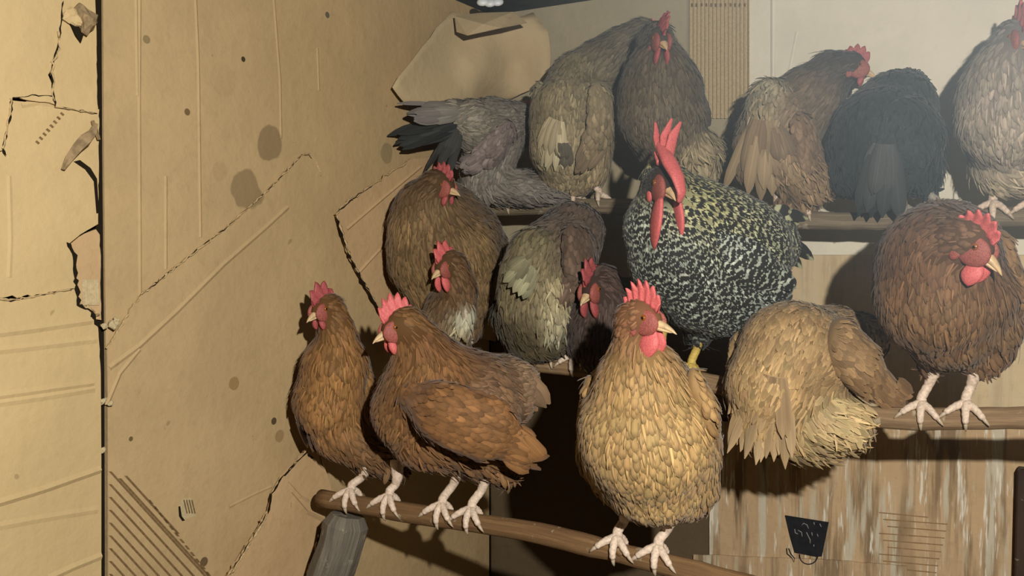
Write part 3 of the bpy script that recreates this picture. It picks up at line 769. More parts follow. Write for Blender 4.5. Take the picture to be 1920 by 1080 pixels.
    # wings
    for c0, c1, nodes in wings:
        nd = [n3(q) for q in nodes]; wc = np.mean([q[0] for q in nd], 0)
        # nearest body axis point -> outward
        ax = min((q for c in CH[:-1] for q in c[3]), key=lambda q: np.linalg.norm(q[0] - wc) - q[1])
        out = wc - ax[0]; out[2] *= .3; out /= np.linalg.norm(out)
        fac = .45; Msq = np.eye(3) + (1 / fac - 1) * np.outer(out, out); Minv = np.linalg.inv(Msq)
        nd2 = [(Msq @ q[0], q[1]) for q in nd]
        pa = np.array([q[0] for q in nd2]); ra = np.array([q[1] for q in nd2])
        lo2 = (pa - ra[:, None]).min(0) - .02; hi2 = (pa + ra[:, None]).max(0) + .02; hh = .007
        dm = np.ceil((hi2 - lo2) / hh).astype(int) + 1
        G2 = np.stack(np.meshgrid(*[np.arange(q) for q in dm], indexing='ij'), -1).reshape(-1, 3) * hh + lo2
        fd, _, _ = capsule_chain(G2, nd2); Vw, Qw = surface_net(fd.reshape(dm), lo2, hh)
        Vw = Vw @ Minv.T
        Pw, Nw = sample_surface(Vw, Qw, .0090)
        _, pw, dw = capsule_chain(Pw @ Msq.T, nd2); dw = dw @ Minv.T; dw /= np.linalg.norm(dw, axis=1)[:, None]
        kk = (Nw @ out) > -.3; Pw, Nw, pw, dw = Pw[kk], Nw[kk], pw[kk], dw[kk]; m = len(Pw)
        c0l, c1l = np.array(lin(c0)), np.array(lin(c1))
        cw = (c0l + (c1l - c0l) * pw[:, None]) * np.exp(rng.standard_normal((m, 1)) * .2)
        Lw = .018 + .020 * pw; Ww = .0095 + .0055 * pw
        X, Fq, UVs, Cc = feather_mesh(Pw, Nw, dw + rng.standard_normal((m, 3)) * .08, Lw, Ww, np.full(m, .0035), np.clip(cw, 0, 1))
        VS = [Vw, X]; FS = [Qw, Fq + len(Vw)]; US = [np.tile([[.3, .4]], (len(Vw), 1)), UVs]; CS = [np.tile(c0l * .8, (len(Vw), 1)), Cc]
        tot = len(Vw) + len(X)
        # flight feathers at the rear edge
        tip = nd[-1][0]; ddv = nd[-1][0] - nd[-2][0]; ddv /= np.linalg.norm(ddv); acr = np.cross(out, ddv)
        for q in range(7):
            e = (q / 6 - .5); bp = nd[-2][0] + (tip - nd[-2][0]) * .25 + acr * e * 1.5 * nd[-2][1] + out * (.006 + .0015 * q)
            Vv, Fv, Uv = long_feather(bp, ddv - acr * e * .25, out, nd[-1][1] * 1.2 + np.linalg.norm(tip - bp) * 1.0, .020, .10)
            VS.append(Vv); FS.append(Fv + tot); US.append(Uv); CS.append(np.tile(np.clip(c1l * math.exp(rng.normal() * .12), 0, 1), (len(Vv), 1))); tot += len(Vv)
        obj('wing', np.concatenate(VS), np.concatenate(FS), mat, root, uvs=np.concatenate(US), cols=np.concatenate(CS))
    # tails
    for base, tip, nfe, spr, wd, c0, c1, bend in tails:
        b0, _ = n3((*base, 1)); t0, _ = n3((*tip, 1)); dv = t0 - b0; Lt = np.linalg.norm(dv); dv /= Lt
        out = NRM + UP * .15; out = out - dv * (out @ dv); out /= np.linalg.norm(out)
        acr = np.cross(out, dv)
        VS, FS, US, CS = [], [], [], []; tot = 0
        for layer in range(2):
            for q in range(nfe):
                e = (q / (nfe - 1) - .5) if nfe > 1 else 0
                Ll = Lt * (1 - .35 * layer) * rng.uniform(.88, 1.08)
                bp = b0 + acr * e * spr * .55 + out * (.004 * layer + .002 * rng.random() - .03 * abs(e) * abs(e))
                Vv, Fv, Uv = long_feather(bp - dv * .01, dv + acr * e * spr / Lt * .9 + rng.standard_normal(3) * .04, out + acr * e * .8, Ll, wd * rng.uniform(.85, 1.15), bend + rng.normal() * .05, rng.normal() * .15)
                VS.append(Vv); FS.append(Fv + tot); US.append(Uv); tot += len(Vv)
                mix_ = rng.random() * .5 + .5 * layer
                cc = (np.array(lin(c0)) * (1 - mix_) + np.array(lin(c1)) * mix_) * math.exp(rng.normal() * .12)
                CS.append(np.tile(np.clip(cc, 0, 1), (len(Vv), 1)))
        obj('tail', np.concatenate(VS), np.concatenate(FS), mat, root, uvs=np.concatenate(US), cols=np.concatenate(CS))
    # ---- head furniture
    fm = head.get('fmat', M_face)
    mb = MB()
    for sg in (-1, 1):
        Ve, Fe = ellipsoid(hp + f * .013 * s + sd * sg * .0105 * s - u * .003 * s, f * .0190 * s, u * .0165 * s, sd * .0062 * s, 16, 10); mb.add(Ve, Fe)
    mb.build('face_skin', fm, root)
    for sg in (-1, 1):
        ec = hp + f * .013 * s + sd * sg * .0155 * s + u * .0035 * s
        Ve, Fe = ellipsoid(ec, f * .0042 * s, u * .0040 * s, sd * .0026 * s, 12, 8); e = obj('eye', Ve, Fe, M_eye, root)
        Ve, Fe = ellipsoid(ec + sd * sg * .0012 * s, f * .0024 * s, u * .0024 * s, sd * .0018 * s, 10, 6); obj('pupil', Ve, Fe, M_pupil, e)
    e0 = hp + f * .026 * s - u * .003 * s; bl = head.get('beak', .024) * s; mb = MB()
    for up_s, ln, w0, h0 in ((1, 1.0, .0075, .0058), (-1, .82, .0065, .0034)):
        Vb = []; m = 8; sgn_ = 10
        for i in range(m + 1):
            q = i / m; c = e0 - f * .004 * s + f * bl * ln * q - u * (.0085 * s * q ** 2.2 if up_s > 0 else .0045 * s + .003 * s * q)
            rw = (w0 * (1 - q) ** .75 + .0006) * s; rh = (h0 * (1 - q) ** .7 + .0005) * s
            for k in range(sgn_):
                a = 2 * math.pi * k / sgn_; Vb.append(c + sd * math.cos(a) * rw + u * math.sin(a) * rh)
        Fb = [(i * sgn_ + k, i * sgn_ + (k + 1) % sgn_, (i + 1) * sgn_ + (k + 1) % sgn_, (i + 1) * sgn_ + k) for i in range(m) for k in range(sgn_)]
        mb.add(Vb, Fb)
    mb.build('beak', M_beak, root)
    # comb: serrated plate along the skull, thick at the base
    ch_, nsp, lean = head.get('comb', (.022, 5, .15)); ch_ *= s; red = head.get('red', M_red)
    m = nsp * 6; V1 = []; Fc = []; R = 5
    for i in range(m + 1):
        q = i / m; ang = math.radians(8 + q * 128)          # along the crown, front to back
        basep = hp + f * (.024 - .044 * q) * s + u * (.010 + .0105 * math.sin(math.pi * min(1, q * .9 + .12))) * s
        saw = abs(((q * nsp) % 1.0) - .5) * 2; prof = math.sin(math.pi * (q * .86 + .10)) ** .7
        top = ch_ * prof * (.60 + .40 * (1 - saw) ** .7)
        radial = (u * (.9) + f * (.38 - .95 * q)); radial /= np.linalg.norm(radial)
        for j in range(R):
            r_ = j / (R - 1); c = basep + radial * top * r_ - u * .004 * s * (1 - r_)
            ln = lean * (top * r_) ** 1.5 * 6 + .0012 * math.sin(i * .9 + j)
            th = (.0042 * (1 - r_) + .0016 * r_) * s * (.5 + .5 * prof)
            for sg in (-1, 1): V1.append(c + sd * (ln + sg * th))
    W2 = 2 * R
    for i in range(m):
        for j in range(R - 1):
            a0, b0_ = i * W2 + 2 * j, (i + 1) * W2 + 2 * j
            Fc.append((a0, b0_, b0_ + 2, a0 + 2)); Fc.append((a0 + 1, a0 + 3, b0_ + 3, b0_ + 1))
        a0, b0_ = i * W2 + 2 * (R - 1), (i + 1) * W2 + 2 * (R - 1); Fc.append((a0, b0_, b0_ + 1, a0 + 1))
        Fc.append((i * W2, i * W2 + 1, (i + 1) * W2 + 1, (i + 1) * W2))
    for i in (0, m):
        for j in range(R - 1):
            a0 = i * W2 + 2 * j; Fc.append((a0, a0 + 1, a0 + 3, a0 + 2))
    if head.get('crest'):
        mbc = MB()
        for pts in head['crest']:
            cpn = [n3(q) for q in pts]; pth = np.array([q[0] for q in cpn]); rd = np.array([q[1] for q in cpn])
            tq = np.linspace(0, len(pth) - 1, 5 * len(pth)); pth = np.stack([np.interp(tq, range(len(cpn)), pth[:, k]) for k in range(3)], 1); rd = np.interp(tq, range(len(cpn)), rd)
            Vt, Ft, _ = tube(pth, rd, 12); Vt = np.array(Vt)
            cen = np.repeat(pth, 12, 0); dv_ = Vt - cen; ax_ = head['crest_axis'] / np.linalg.norm(head['crest_axis'])
            Vt = cen + dv_ - np.outer(dv_ @ ax_, ax_) * .62
            mbc.add(Vt, Ft)
        mbc.build('comb', red, root)
    else: obj('comb', V1, Fc, red, root)
    # wattles and ear lobes
    wl = head.get('wattle', .024) * s; ww = head.get('wwid', .55)
    for sg in (-1, 1):
        t0 = hp + f * .021 * s - u * .012 * s + sd * sg * head.get('wsep', .006) * s; Vw = []; m = 9; sg_ = 10
        dn = -UP * .85 - u * .3; dn /= np.linalg.norm(dn); fx = f - dn * (f @ dn); fx /= np.linalg.norm(fx); sx = np.cross(fx, dn)
        for i in range(m + 1):
            q = i / m; c = t0 + dn * wl * q + sd * sg * .004 * s * math.sin(q * 2) - fx * .003 * s * q
            wq = wl * ww * .5 * math.sin(math.pi * min(1, (.16 + .84 * q) ** 1.15)) ** .75 + .0006; tq = .0042 * s * math.sin(math.pi * min(1, .2 + .79 * q)) ** .6 + .0004
            for k in range(sg_):
                a = 2 * math.pi * k / sg_; Vw.append(c + fx * math.cos(a) * wq + sx * math.sin(a) * tq)
        Fw = [(i * sg_ + k, i * sg_ + (k + 1) % sg_, (i + 1) * sg_ + (k + 1) % sg_, (i + 1) * sg_ + k) for i in range(m) for k in range(sg_)] + [tuple(range(sg_)), tuple(m * sg_ + k for k in range(sg_))]
        obj('wattle', Vw, Fw, red, root)
    for sg in (-1, 1):
        Ve, Fe = ellipsoid(hp + f * .000 * s + sd * sg * .0150 * s - u * .013 * s, f * .0060 * s, u * .009 * s, sd * .0035 * s, 10, 8); obj('ear_lobe', Ve, Fe, head.get('lobe', M_face), root)
    return root

P_brown = plumage_mat('plumage_brown', .72, 1.25)
P_gold = plumage_mat('plumage_gold_laced', .50, 1.25)
P_buff = plumage_mat('plumage_buff_pale_rim', 1.30, 1.2)
P_grey = plumage_mat('plumage_grey_brown', .8, 1.35)
P_bar = plumage_mat('plumage_barred', .9, 1.05, bars=1.7, barcol=(36, 35, 32))
P_black = plumage_mat('plumage_black', .8, 1.5)

BR = (118, 76, 40); BRD = (92, 58, 34); BRL = (158, 112, 64); GO = (196, 150, 92); GOD = (132, 94, 56)
# --- front perch
make_bird('slim brown hen at the left end of the front perch, nearest the left wall', 1,
    [('hackle', (122, 80, 42), (146, 98, 52), [(614, 578, .03, 24), (632, 622, .025, 34), (630, 680, .02, 54)]),
     ('soft', (146, 98, 52), (152, 104, 58), [(626, 690, .02, 56), (616, 750, .015, 66), (632, 800, -.01, 52)]),
     ('cover', (120, 78, 42), (112, 74, 42), [(640, 690, -.02, 50), (660, 760, -.05, 55), (710, 820, -.08, 38)]),
     ('fluff', (124, 84, 48), (110, 74, 44), [(645, 810, -.01, 46), (690, 850, -.03, 36), (735, 870, -.03, 26)])],
    dict(p=(611, 578, .045), yaw=-38, pitch=-14, s=1.02, comb=(.030, 4, .1), wattle=.020, fmat=M_face, red=M_red_d),
    wings=[((150, 100, 54), (128, 84, 46), [(570, 730, .06, 18), (567, 770, .05, 22), (580, 815, .03, 14)]), ((160, 112, 60), (120, 78, 42), [(672, 700, -.01, 24), (688, 740, -.03, 24), (700, 790, -.06, 14)])],
    legs=[((688, 880, -.01), 656, 1), ((745, 895, -.01), 728, 1)], mat=P_brown)
make_bird('broad chestnut brown hen in profile on the front perch, pink comb facing the left wall', 1,
    [('hackle', (124, 82, 44), (108, 66, 36), [(762, 608, .07, 32), (790, 655, .06, 50), (812, 715, .045, 78)]),
     ('soft', (136, 90, 48), (138, 92, 52), [(805, 715, .05, 76), (770, 770, .05, 74), (790, 815, .03, 62)]),
     ('cover', (112, 72, 42), (150, 116, 84), [(820, 730, .02, 90), (880, 755, -.01, 100), (940, 735, -.06, 70), (968, 720, -.08, 44)]),
     ('fluff', (128, 86, 50), (136, 94, 56), [(840, 800, .01, 78), (900, 830, -.02, 66), (935, 870, -.03, 36)])],
    dict(p=(752, 612, .085), yaw=-62, pitch=-14, s=1.15, comb=(.030, 6, .05), wattle=.022),
    wings=[((128, 82, 44), (140, 92, 50), [(785, 745, .10, 40), (835, 775, .105, 60), (900, 800, .085, 62), (955, 828, .05, 40), (984, 852, .03, 16)])],
    tails=[((940, 700, -.05), (1000, 800, -.06), 7, .07, .03, (132, 96, 64), (150, 112, 78), .25)],
    legs=[((862, 880, 0), 828, 1), ((912, 895, -.01), 884, 1)], mat=P_brown)
make_bird('large golden laced hen facing forward at the right of the front perch', 1,
    [('hackle', (150, 104, 62), (178, 132, 80), [(1198, 600, .07, 34), (1193, 648, .068, 44), (1200, 700, .062, 70), (1208, 765, .05, 108)]),
     ('scale', (188, 142, 86), (196, 150, 92), [(1206, 750, .06, 92), (1212, 820, .055, 126), (1222, 878, .03, 104)]),
     ('soft', (190, 142, 84), (178, 130, 76), [(1215, 850, .02, 110), (1240, 900, 0, 70), (1278, 928, -.01, 46)]),
     ('cover', (168, 124, 74), (150, 108, 66), [(1205, 760, 0, 110), (1215, 800, -.08, 112), (1225, 790, -.16, 70)]),
     ('soft', (176, 130, 78), (160, 114, 66), [(1140, 850, .02, 58), (1150, 900, .0, 42)]),
     ('soft', (190, 144, 88), (178, 130, 76), [(1290, 860, .02, 58), (1302, 912, -.005, 44)])],
    dict(p=(1200, 597, .085), yaw=52, pitch=-6, s=1.12, comb=(.030, 7, .4), wattle=.034, wwid=.8, beak=.030, col=(150, 96, 62)),
    wings=[((178, 132, 80), (150, 104, 58), [(1302, 724, .045, 36), (1326, 774, .045, 44), (1338, 822, .02, 32), (1330, 860, .0, 13)]), ((166, 122, 72), (140, 98, 56), [(1108, 738, .05, 36), (1100, 790, .04, 36), (1106, 836, .02, 15)])],
    tails=[((1225, 760, -.2), (1230, 700, -.27), 7, .06, .03, (150, 108, 62), (120, 82, 48), .2)],
    legs=[((1175, 958, .0), 1160, 1), ((1258, 975, .0), 1238, 1)], mat=P_gold, dim=.84, vary=.6)
# --- middle perch
make_bird('dark brown hen high on the left of the middle perch, beak pointing right', 2,
    [('hackle', (104, 74, 46), (112, 82, 52), [(818, 350, .05, 32), (800, 390, .04, 56), (815, 440, .02, 82)]),
     ('soft', (150, 114, 72), (132, 98, 60), [(800, 425, .03, 70), (795, 490, .03, 68), (815, 545, .01, 55)]),
     ('cover', (108, 82, 56), (100, 78, 56), [(830, 420, -.02, 80), (865, 450, -.06, 78), (895, 470, -.10, 60)]),
     ('soft', (134, 100, 62), (120, 90, 58), [(850, 490, .0, 86), (860, 550, -.02, 70), (860, 600, -.03, 50)])],
    dict(p=(824, 350, .06), yaw=58, pitch=-8, s=1.15, comb=(.024, 6, .1), wattle=.020, fmat=M_face, red=M_red_d),
    wings=[((120, 90, 60), (96, 72, 48), [(905, 440, -.03, 30), (915, 500, -.03, 34), (900, 560, -.04, 18)])],
    legs=[((835, 640, -.02), 825, 1), ((880, 640, -.02), 872, 1)], mat=P_brown)
make_bird('small brown hen with pale chest patches huddled below the dark brown hen', 2,
    [('hackle', (110, 76, 46), (116, 82, 52), [(846, 500, .10, 28), (858, 540, .085, 36), (845, 590, .06, 44)]),
     ('soft', (120, 90, 58), (150, 126, 92), [(842, 580, .06, 42), (835, 630, .05, 46), (845, 670, .03, 40)]),
     ('fluff', (196, 180, 148), (186, 168, 132), [(816, 612, .092, 15), (824, 632, .088, 15)]),
     ('fluff', (206, 190, 154), (176, 150, 112), [(872, 586, .088, 13), (866, 612, .088, 15)])],
    dict(p=(840, 498, .115), yaw=-40, pitch=-16, s=1.08, comb=(.028, 4, .2), wattle=.030, wwid=.6),
    legs=[((835, 690, .01), 800, 1), ((865, 690, .01), 850, 1)], mat=P_brown)
make_bird('grey and buff hen with its fluffy rear toward the room, between rooster and brown hens', 2,
    [('cover', (104, 84, 68), (120, 98, 78), [(1090, 425, -.12, 40), (1072, 440, -.08, 62), (1045, 480, -.03, 76), (1020, 520, .0, 78)]),
     ('soft', (120, 100, 66), (108, 90, 60), [(1010, 540, .01, 72), (1005, 590, .02, 68), (1010, 625, .01, 52)]),
     ('soft', (130, 114, 82), (150, 132, 94), [(1000, 470, .05, 44), (978, 510, .08, 40), (965, 560, .07, 30)]),
     ('fluff', (114, 102, 72), (94, 84, 62), [(960, 590, .02, 36), (985, 625, .02, 40), (1030, 630, .02, 36)]),
     ('fluff', (54, 52, 46), (70, 66, 56), [(976, 585, .07, 17), (990, 606, .065, 15)]),
     ('fluff', (190, 170, 124), (210, 196, 156), [(1035, 540, .05, 34), (1040, 590, .05, 24), (1042, 610, .05, 16)])],
    dict(p=(1098, 415, -.17), yaw=160, pitch=0, s=1.0, comb=(.018, 5, .1)),
    wings=[((112, 88, 70), (124, 98, 76), [(1082, 450, .02, 34), (1086, 500, .035, 36), (1066, 542, .055, 20), (1048, 560, .06, 10)])],
    tails=[((985, 500, .128), (940, 545, .14), 9, .06, .018, (178, 168, 128), (150, 138, 104), .2)],
    legs=[((985, 665, .0), 985, -1), ((1030, 665, .0), 1035, -1)], mat=P_grey, dim=.66)
make_bird('dusky brown hen peering out behind the golden laced hen', 2,
    [('hackle', (84, 62, 50), (78, 60, 50), [(1126, 530, .02, 36), (1140, 570, .01, 50), (1135, 620, .0, 60)]),
     ('soft', (82, 66, 56), (88, 74, 64), [(1115, 600, .0, 52), (1105, 635, .0, 46), (1120, 665, -.01, 40)])],
    dict(p=(1114, 540, .05), yaw=-35, pitch=-18, s=1.2, comb=(.030, 4, .1), wattle=.028, wwid=.7, fmat=M_face, red=M_red_d, col=(84, 60, 48)),
    legs=[((1095, 680, .0), 1080, 1), ((1135, 680, .0), 1130, 1)], mat=P_brown)
make_bird('big black and cream barred rooster with tall red comb and long wattles', 2,
    [('hackle', (204, 184, 116), (208, 190, 128), [(1240, 330, .08, 34), (1262, 378, .075, 62), (1290, 425, .055, 92), (1320, 450, .02, 104)]),
     ('cover', (190, 184, 158), (180, 176, 150), [(1240, 430, .085, 70), (1270, 480, .075, 92), (1310, 540, .04, 78), (1350, 580, .01, 48)]),
     ('cover', (200, 190, 150), (190, 180, 140), [(1320, 450, .02, 100), (1380, 470, -.03, 100), (1430, 460, -.08, 66)]),
     ('soft', (170, 166, 146), (160, 158, 138), [(1330, 520, .02, 92), (1390, 540, -.01, 74), (1420, 560, -.03, 54)]),
     ('fluff', (80, 78, 70), (70, 68, 62), [(1320, 580, .0, 44), (1310, 615, .0, 26)])],
    dict(p=(1243, 345, .135), yaw=12, pitch=-14, s=1.42, crest=[[(1274, 378, .18, 6), (1278, 360, .185, 11), (1271, 333, .18, 16), (1256, 305, .165, 19), (1244, 284, .15, 15), (1235, 268, .14, 8)], [(1243, 290, .15, 13), (1232, 262, .14, 9), (1229, 228, .13, 2.5)], [(1248, 292, .15, 14), (1246, 258, .14, 11), (1260, 222, .13, 2.5)], [(1254, 290, .15, 12), (1262, 256, .14, 11), (1277, 228, .13, 2.5)], [(1240, 305, .15, 12), (1228, 285, .145, 3)]], crest_axis=np.array([.5, -.8, 0.1]), wattle=.060, wsep=.0105, wwid=.50, beak=.022, col=(70, 50, 42), lobe=M_red),
    wings=[((190, 184, 158), (180, 174, 148), [(1340, 460, .10, 36), (1390, 490, .07, 46), (1440, 520, .02, 36), (1465, 540, -.02, 16)])],
    tails=[((1430, 430, -.05), (1492, 470, -.07), 8, .10, .024, (196, 184, 138), (180, 166, 120), .35), ((1420, 440, -.06), (1478, 530, -.08), 7, .08, .024, (186, 174, 128), (160, 150, 110), .3)],
    legs=[((1312, 628, .01), 1298, 1), ((1240, 630, -.01), 1236, 1)], pat=1, foot='yellow', name='rooster', cat='rooster', group='roosters', mat=P_bar, dim=.72, spacing=.0062)
make_bird('buff scalloped hen with her back turned and tail hanging on the middle perch', 2,
    [('scale', (150, 112, 72), (176, 136, 88), [(1610, 640, -.14, 54), (1560, 650, -.08, 78), (1500, 675, .0, 102), (1450, 730, .04, 84), (1425, 790, .05, 56)]),
     ('scale', (170, 130, 84), (196, 152, 98), [(1480, 660, .03, 92), (1450, 720, .06, 82), (1440, 780, .065, 56)]),
     ('fluff', (208, 170, 116), (190, 152, 100), [(1540, 780, .03, 62), (1575, 790, .02, 52), (1590, 800, .01, 40)]),
     ('fluff', (196, 158, 104), (174, 138, 90), [(1470, 800, .03, 50), (1500, 815, .02, 48), (1540, 820, .0, 46)])],
    dict(p=(1640, 650, -.2), yaw=150, pitch=-10, s=1.0, comb=(.016, 5, .1)),
    wings=[((150, 112, 72), (142, 102, 66), [(1575, 650, .03, 58), (1620, 690, .02, 56), (1655, 725, .0, 36), (1680, 740, -.02, 14)]), ((176, 136, 88), (150, 114, 76), [(1392, 650, .0, 36), (1380, 720, .03, 34), (1388, 780, .05, 18)])],
    tails=[((1446, 715, .125), (1418, 874, .10), 15, .075, .017, (198, 158, 112), (160, 122, 82), .05), ((1420, 690, .115), (1388, 850, .09), 9, .05, .016, (186, 146, 100), (166, 128, 86), .05)],
    legs=[((1545, 830, .0), 1540, -1), ((1590, 825, .0), 1590, -1)], pat=1, mat=P_buff, dim=0.74)
make_bird('round brown hen at the right on the middle perch with a pink folded comb', 2,
    [('hackle', (116, 80, 52), (104, 68, 42), [(1808, 440, .10, 46), (1785, 465, .07, 76), (1772, 510, .04, 112)]),
     ('soft', (118, 78, 48), (150, 108, 68), [(1755, 490, .05, 104), (1755, 560, .05, 108), (1775, 610, .03, 80)]),
     ('cover', (112, 76, 48), (108, 74, 46), [(1770, 480, -.04, 105), (1790, 520, -.10, 90), (1800, 540, -.17, 50)]),
     ('soft', (146, 104, 66), (136, 96, 62), [(1820, 560, .01, 90), (1850, 610, -.01, 62), (1858, 650, -.02, 42)]),
     ('fluff', (128, 86, 54), (128, 88, 58), [(1752, 630, .01, 42), (1746, 672, .0, 24)]),
     ('fluff', (146, 104, 68), (132, 92, 60), [(1820, 640, -.01, 48), (1830, 672, -.01, 30)])],
    dict(p=(1815, 452, .13), yaw=46, pitch=-34, s=1.32, roll=-8, comb=(.020, 6, .8), wattle=.026, wwid=.85, beak=.026, col=(120, 82, 54)),
    wings=[((156, 112, 70), (120, 80, 48), [(1876, 470, .02, 40), (1898, 540, .01, 44), (1902, 600, -.02, 26), (1896, 630, -.04, 12)])],
    legs=[((1752, 695, .0), 1732, 1), ((1828, 700, .0), 1816, 1)], mat=P_brown, dim=0.72)
# --- top perch
make_bird('grey brown hen with dark tail feathers sticking out left in the top corner', 3,
    [('soft', (118, 108, 94), (128, 116, 98), [(965, 235, -.03, 44), (925, 240, .03, 56), (885, 235, .10, 48), (850, 215, .14, 28)]),
     ('soft', (124, 112, 98), (118, 108, 94), [(930, 270, .03, 48), (905, 320, .06, 44), (892, 350, .06, 34)]),
     ('fluff', (124, 112, 98), (112, 102, 92), [(930, 345, .04, 36), (990, 355, .03, 32), (1040, 358, .02, 24)])],
    dict(p=(985, 215, -.09), yaw=120, pitch=-10, s=1.0, comb=(.016, 5, .1)),
    wings=[((116, 100, 90), (112, 98, 90), [(950, 250, .08, 24), (925, 280, .10, 34), (897, 300, .13, 22), (880, 305, .14, 10)])],
    tails=[((850, 235, .16), (738, 245, .30), 6, .05, .026, (34, 34, 31), (46, 46, 42), .25), ((850, 208, .165), (765, 203, .28), 6, .04, .026, (106, 96, 88), (122, 112, 98), .2), ((850, 250, .16), (806, 325, .22), 5, .05, .022, (40, 39, 36), (60, 58, 50), .1)],
    legs=[((900, 370, .0), 900, 1), ((960, 370, .0), 960, 1)], mat=P_grey, dim=1.3)
make_bird('pale grey brown hen seen from behind on the top perch, tail tip hanging down', 3,
    [('cover', (112, 98, 72), (150, 132, 98), [(1120, 125, -.05, 44), (1085, 155, -.02, 58), (1070, 215, .02, 76), (1066, 275, .03, 72), (1062, 305, .02, 56)]),
     ('soft', (150, 130, 96), (138, 116, 84), [(1100, 260, .01, 48), (1100, 310, .01, 44), (1090, 330, .0, 34)]),
     ('hackle', (96, 84, 66), (100, 88, 68), [(1200, 62, -.07, 26), (1165, 85, -.07, 36), (1130, 118, -.05, 44)])],
    dict(p=(1212, 58, -.08), yaw=100, pitch=-20, s=.95, comb=(.012, 5, .1)),
    wings=[((140, 122, 90), (120, 100, 74), [(1126, 180, .06, 28), (1126, 240, .075, 30), (1102, 290, .085, 16)]), ((150, 134, 100), (150, 134, 100), [(1012, 180, .05, 28), (1008, 240, .07, 26), (1014, 290, .085, 14)])],
    tails=[((1038, 232, .128), (1012, 322, .112), 9, .06, .018, (186, 170, 132), (150, 132, 100), .1), ((1050, 275, .118), (1045, 322, .10), 5, .04, .022, (84, 75, 62), (104, 94, 78), .1)],
    legs=[((1078, 345, .0), 1076, -1), ((1118, 345, .0), 1122, -1)], pat=1, mat=P_grey, dim=1.1)
make_bird('dark brown hen facing forward high on the top perch beside the corrugated panel', 3,
    [('hackle', (100, 80, 56), (104, 84, 58), [(1230, 70, .06, 30), (1234, 115, .055, 46), (1238, 165, .04, 72)]),
     ('soft', (104, 84, 60), (118, 98, 76), [(1238, 165, .045, 72), (1240, 215, .04, 80), (1236, 255, .02, 56)]),
     ('cover', (96, 76, 54), (84, 70, 58), [(1225, 140, -.01, 56), (1245, 190, -.05, 74), (1250, 220, -.09, 56)]),
     ('fluff', (160, 136, 100), (168, 142, 104), [(1290, 270, .01, 34), (1310, 285, .01, 42), (1312, 320, .0, 36)])],
    dict(p=(1236, 74, .105), yaw=10, pitch=-20, s=1.15, comb=(.028, 7, -.3), wattle=.028, wwid=.7, fmat=M_face, red=M_red_d, col=(92, 74, 60)),
    wings=[((90, 74, 62), (84, 70, 60), [(1298, 165, .0, 26), (1312, 210, -.01, 28), (1310, 250, -.03, 16)])],
    legs=[((1240, 350, .0), 1215, 1), ((1305, 350, .0), 1310, 1)], mat=P_brown)
make_bird('tan hen with ragged tail and dark neck turned right, left of the black hen', 3,
    [('hackle', (78, 66, 56), (96, 78, 62), [(1590, 125, -.03, 28), (1558, 138, -.04, 42), (1520, 180, -.03, 58)]),
     ('cover', (130, 108, 82), (142, 116, 86), [(1515, 190, -.02, 58), (1470, 230, .0, 72), (1435, 270, .03, 58), (1420, 310, .04, 44)]),
     ('fluff', (196, 178, 140), (170, 148, 112), [(1440, 178, .04, 30), (1435, 215, .055, 34)]),
     ('fluff', (156, 126, 90), (140, 112, 82), [(1480, 300, .02, 54), (1510, 340, .01, 46), (1495, 375, .0, 34)])],
    dict(p=(1596, 125, -.01), yaw=70, pitch=-15, s=1.1, comb=(.020, 5, .1), wattle=.018, col=(80, 66, 56), red=M_red_d),
    wings=[((146, 116, 86), (134, 106, 80), [(1505, 240, .05, 34), (1520, 300, .04, 34), (1525, 350, .02, 18)])],
    tails=[((1425, 235, .10), (1400, 375, .08), 7, .06, .026, (178, 150, 110), (140, 114, 84), .1), ((1450, 250, .09), (1465, 350, .08), 5, .05, .024, (170, 142, 104), (120, 98, 74), .1)],
    legs=[((1460, 385, .0), 1455, -1), ((1510, 385, .0), 1512, -1)], pat=1, mat=P_grey, dim=0.78)
make_bird('black hen hunched on the top perch with her back to the room', 3,
    [('cover', (40, 41, 39), (40, 41, 39), [(1700, 170, -.07, 40), (1680, 205, -.03, 72), (1660, 255, .01, 92), (1640, 310, .03, 66), (1635, 350, .03, 36)]),
     ('soft', (40, 41, 39), (44, 46, 46), [(1630, 240, .0, 62), (1600, 280, .01, 46), (1590, 330, .01, 36)]),
     ('fluff', (40, 41, 39), (46, 48, 48), [(1700, 270, .0, 62), (1720, 320, -.01, 42), (1735, 345, -.01, 22)])],
    dict(p=(1712, 160, -.12), yaw=140, pitch=-20, s=1.0, comb=(.016, 5, .1), col=(40, 41, 39)),
    wings=[((40, 41, 39), (50, 52, 52), [(1700, 220, .06, 40), (1712, 270, .06, 40), (1690, 320, .05, 18)])],
    tails=[((1655, 280, .115), (1638, 414, .08), 7, .05, .026, (40, 41, 39), (84, 80, 72), .1)],
    legs=[((1738, 355, -.01), 1752, -1), ((1690, 360, -.01), 1690, -1)], foot='grey', mat=P_black, dim=0.9)
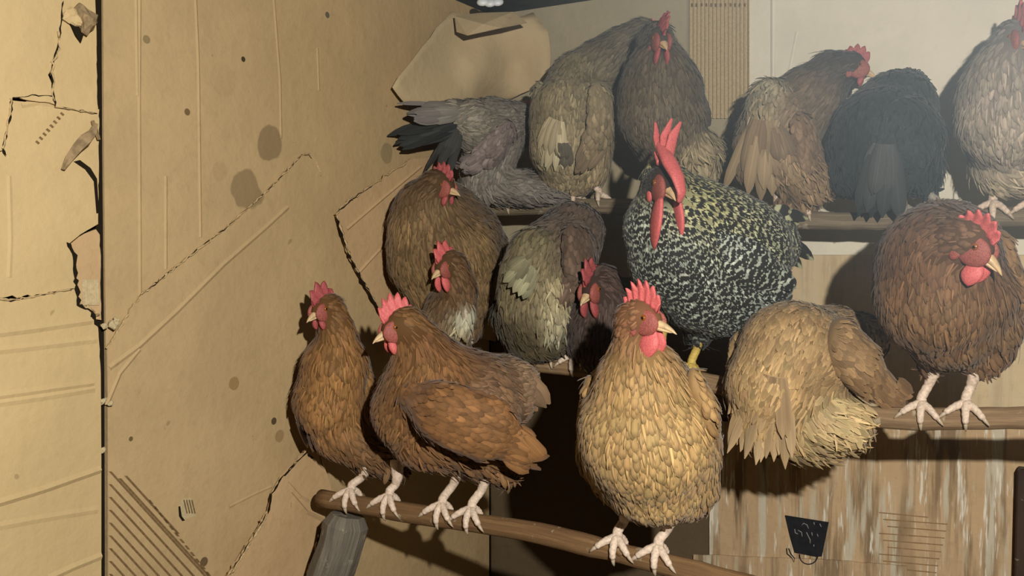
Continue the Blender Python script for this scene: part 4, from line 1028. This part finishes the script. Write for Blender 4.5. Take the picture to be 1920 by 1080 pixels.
make_bird('pale fawn hen at the right end of the top perch, cut by the picture edge', 3,
    [('hackle', (120, 104, 88), (140, 120, 100), [(1902, 70, .06, 30), (1892, 120, .055, 52), (1888, 170, .04, 78)]),
     ('soft', (150, 128, 106), (164, 140, 114), [(1886, 170, .045, 78), (1886, 225, .04, 86), (1890, 255, .02, 66)]),
     ('cover', (120, 102, 86), (112, 96, 80), [(1895, 150, -.01, 66), (1910, 200, -.06, 76), (1915, 230, -.1, 50)]),
     ('fluff', (186, 160, 122), (178, 150, 116), [(1862, 310, .0, 38), (1880, 322, .0, 40), (1920, 322, .0, 40)])],
    dict(p=(1908, 72, .075), yaw=-8, pitch=-18, s=1.25, comb=(.030, 5, .1), wattle=.026, col=(126, 108, 92)),
    wings=[((140, 118, 98), (120, 100, 84), [(1818, 170, .0, 22), (1812, 215, -.01, 24), (1826, 260, -.03, 14)])],
    legs=[((1862, 352, .0), 1858, 1), ((1930, 352, .0), 1932, 1)], mat=P_brown, dim=1.1)

# ------------------------------------------------------------------ dusty haze drifting in the right of the coop
hz_c = np.array([0.60, 0.80, 0.40])
V, Fc = ellipsoid(hz_c, np.array([.62, 0, 0]), np.array([0, .55, 0]), np.array([0, 0, .55]), 32, 16)
hz = obj('haze', V, Fc, None, None) if False else None
mh = bpy.data.materials.new('dust_haze'); mh.use_nodes = True; nt = mh.node_tree
for n_ in list(nt.nodes):
    if n_.type != 'OUTPUT_MATERIAL': nt.nodes.remove(n_)
out = [n_ for n_ in nt.nodes if n_.type == 'OUTPUT_MATERIAL'][0]
vs = N(nt, 'ShaderNodeVolumeScatter'); vs.inputs['Color'].default_value = (.74, .90, 1.0, 1); vs.inputs['Anisotropy'].default_value = 0.0
gp = N(nt, 'ShaderNodeTexCoord').outputs['Object']
ln_ = N(nt, 'ShaderNodeVectorMath', operation='LENGTH'); nt.links.new(gp, ln_.inputs[0])
fal = ramp(nt, ln_.outputs['Value'], 1.0, 0.0)
den = mth(nt, 'MULTIPLY', mth(nt, 'MULTIPLY', fal, mth(nt, 'ADD', 0.6, mth(nt, 'MULTIPLY', noise(nt, gp, 1.6, 2), .8))), 0.37)
nt.links.new(den, vs.inputs['Density']); nt.links.new(vs.outputs[0], out.inputs['Volume'])
V, Fc = ellipsoid(np.zeros(3), np.array([1., 0, 0]), np.array([0, 1., 0]), np.array([0, 0, 1.]), 32, 16)
hz = obj('haze', V, Fc, mh, None)
hz.location = tuple(hz_c); hz.scale = (.88, .72, .66)
tag(hz, 'pale dusty haze drifting at the upper right in front of the hens', 'haze', kind='stuff')
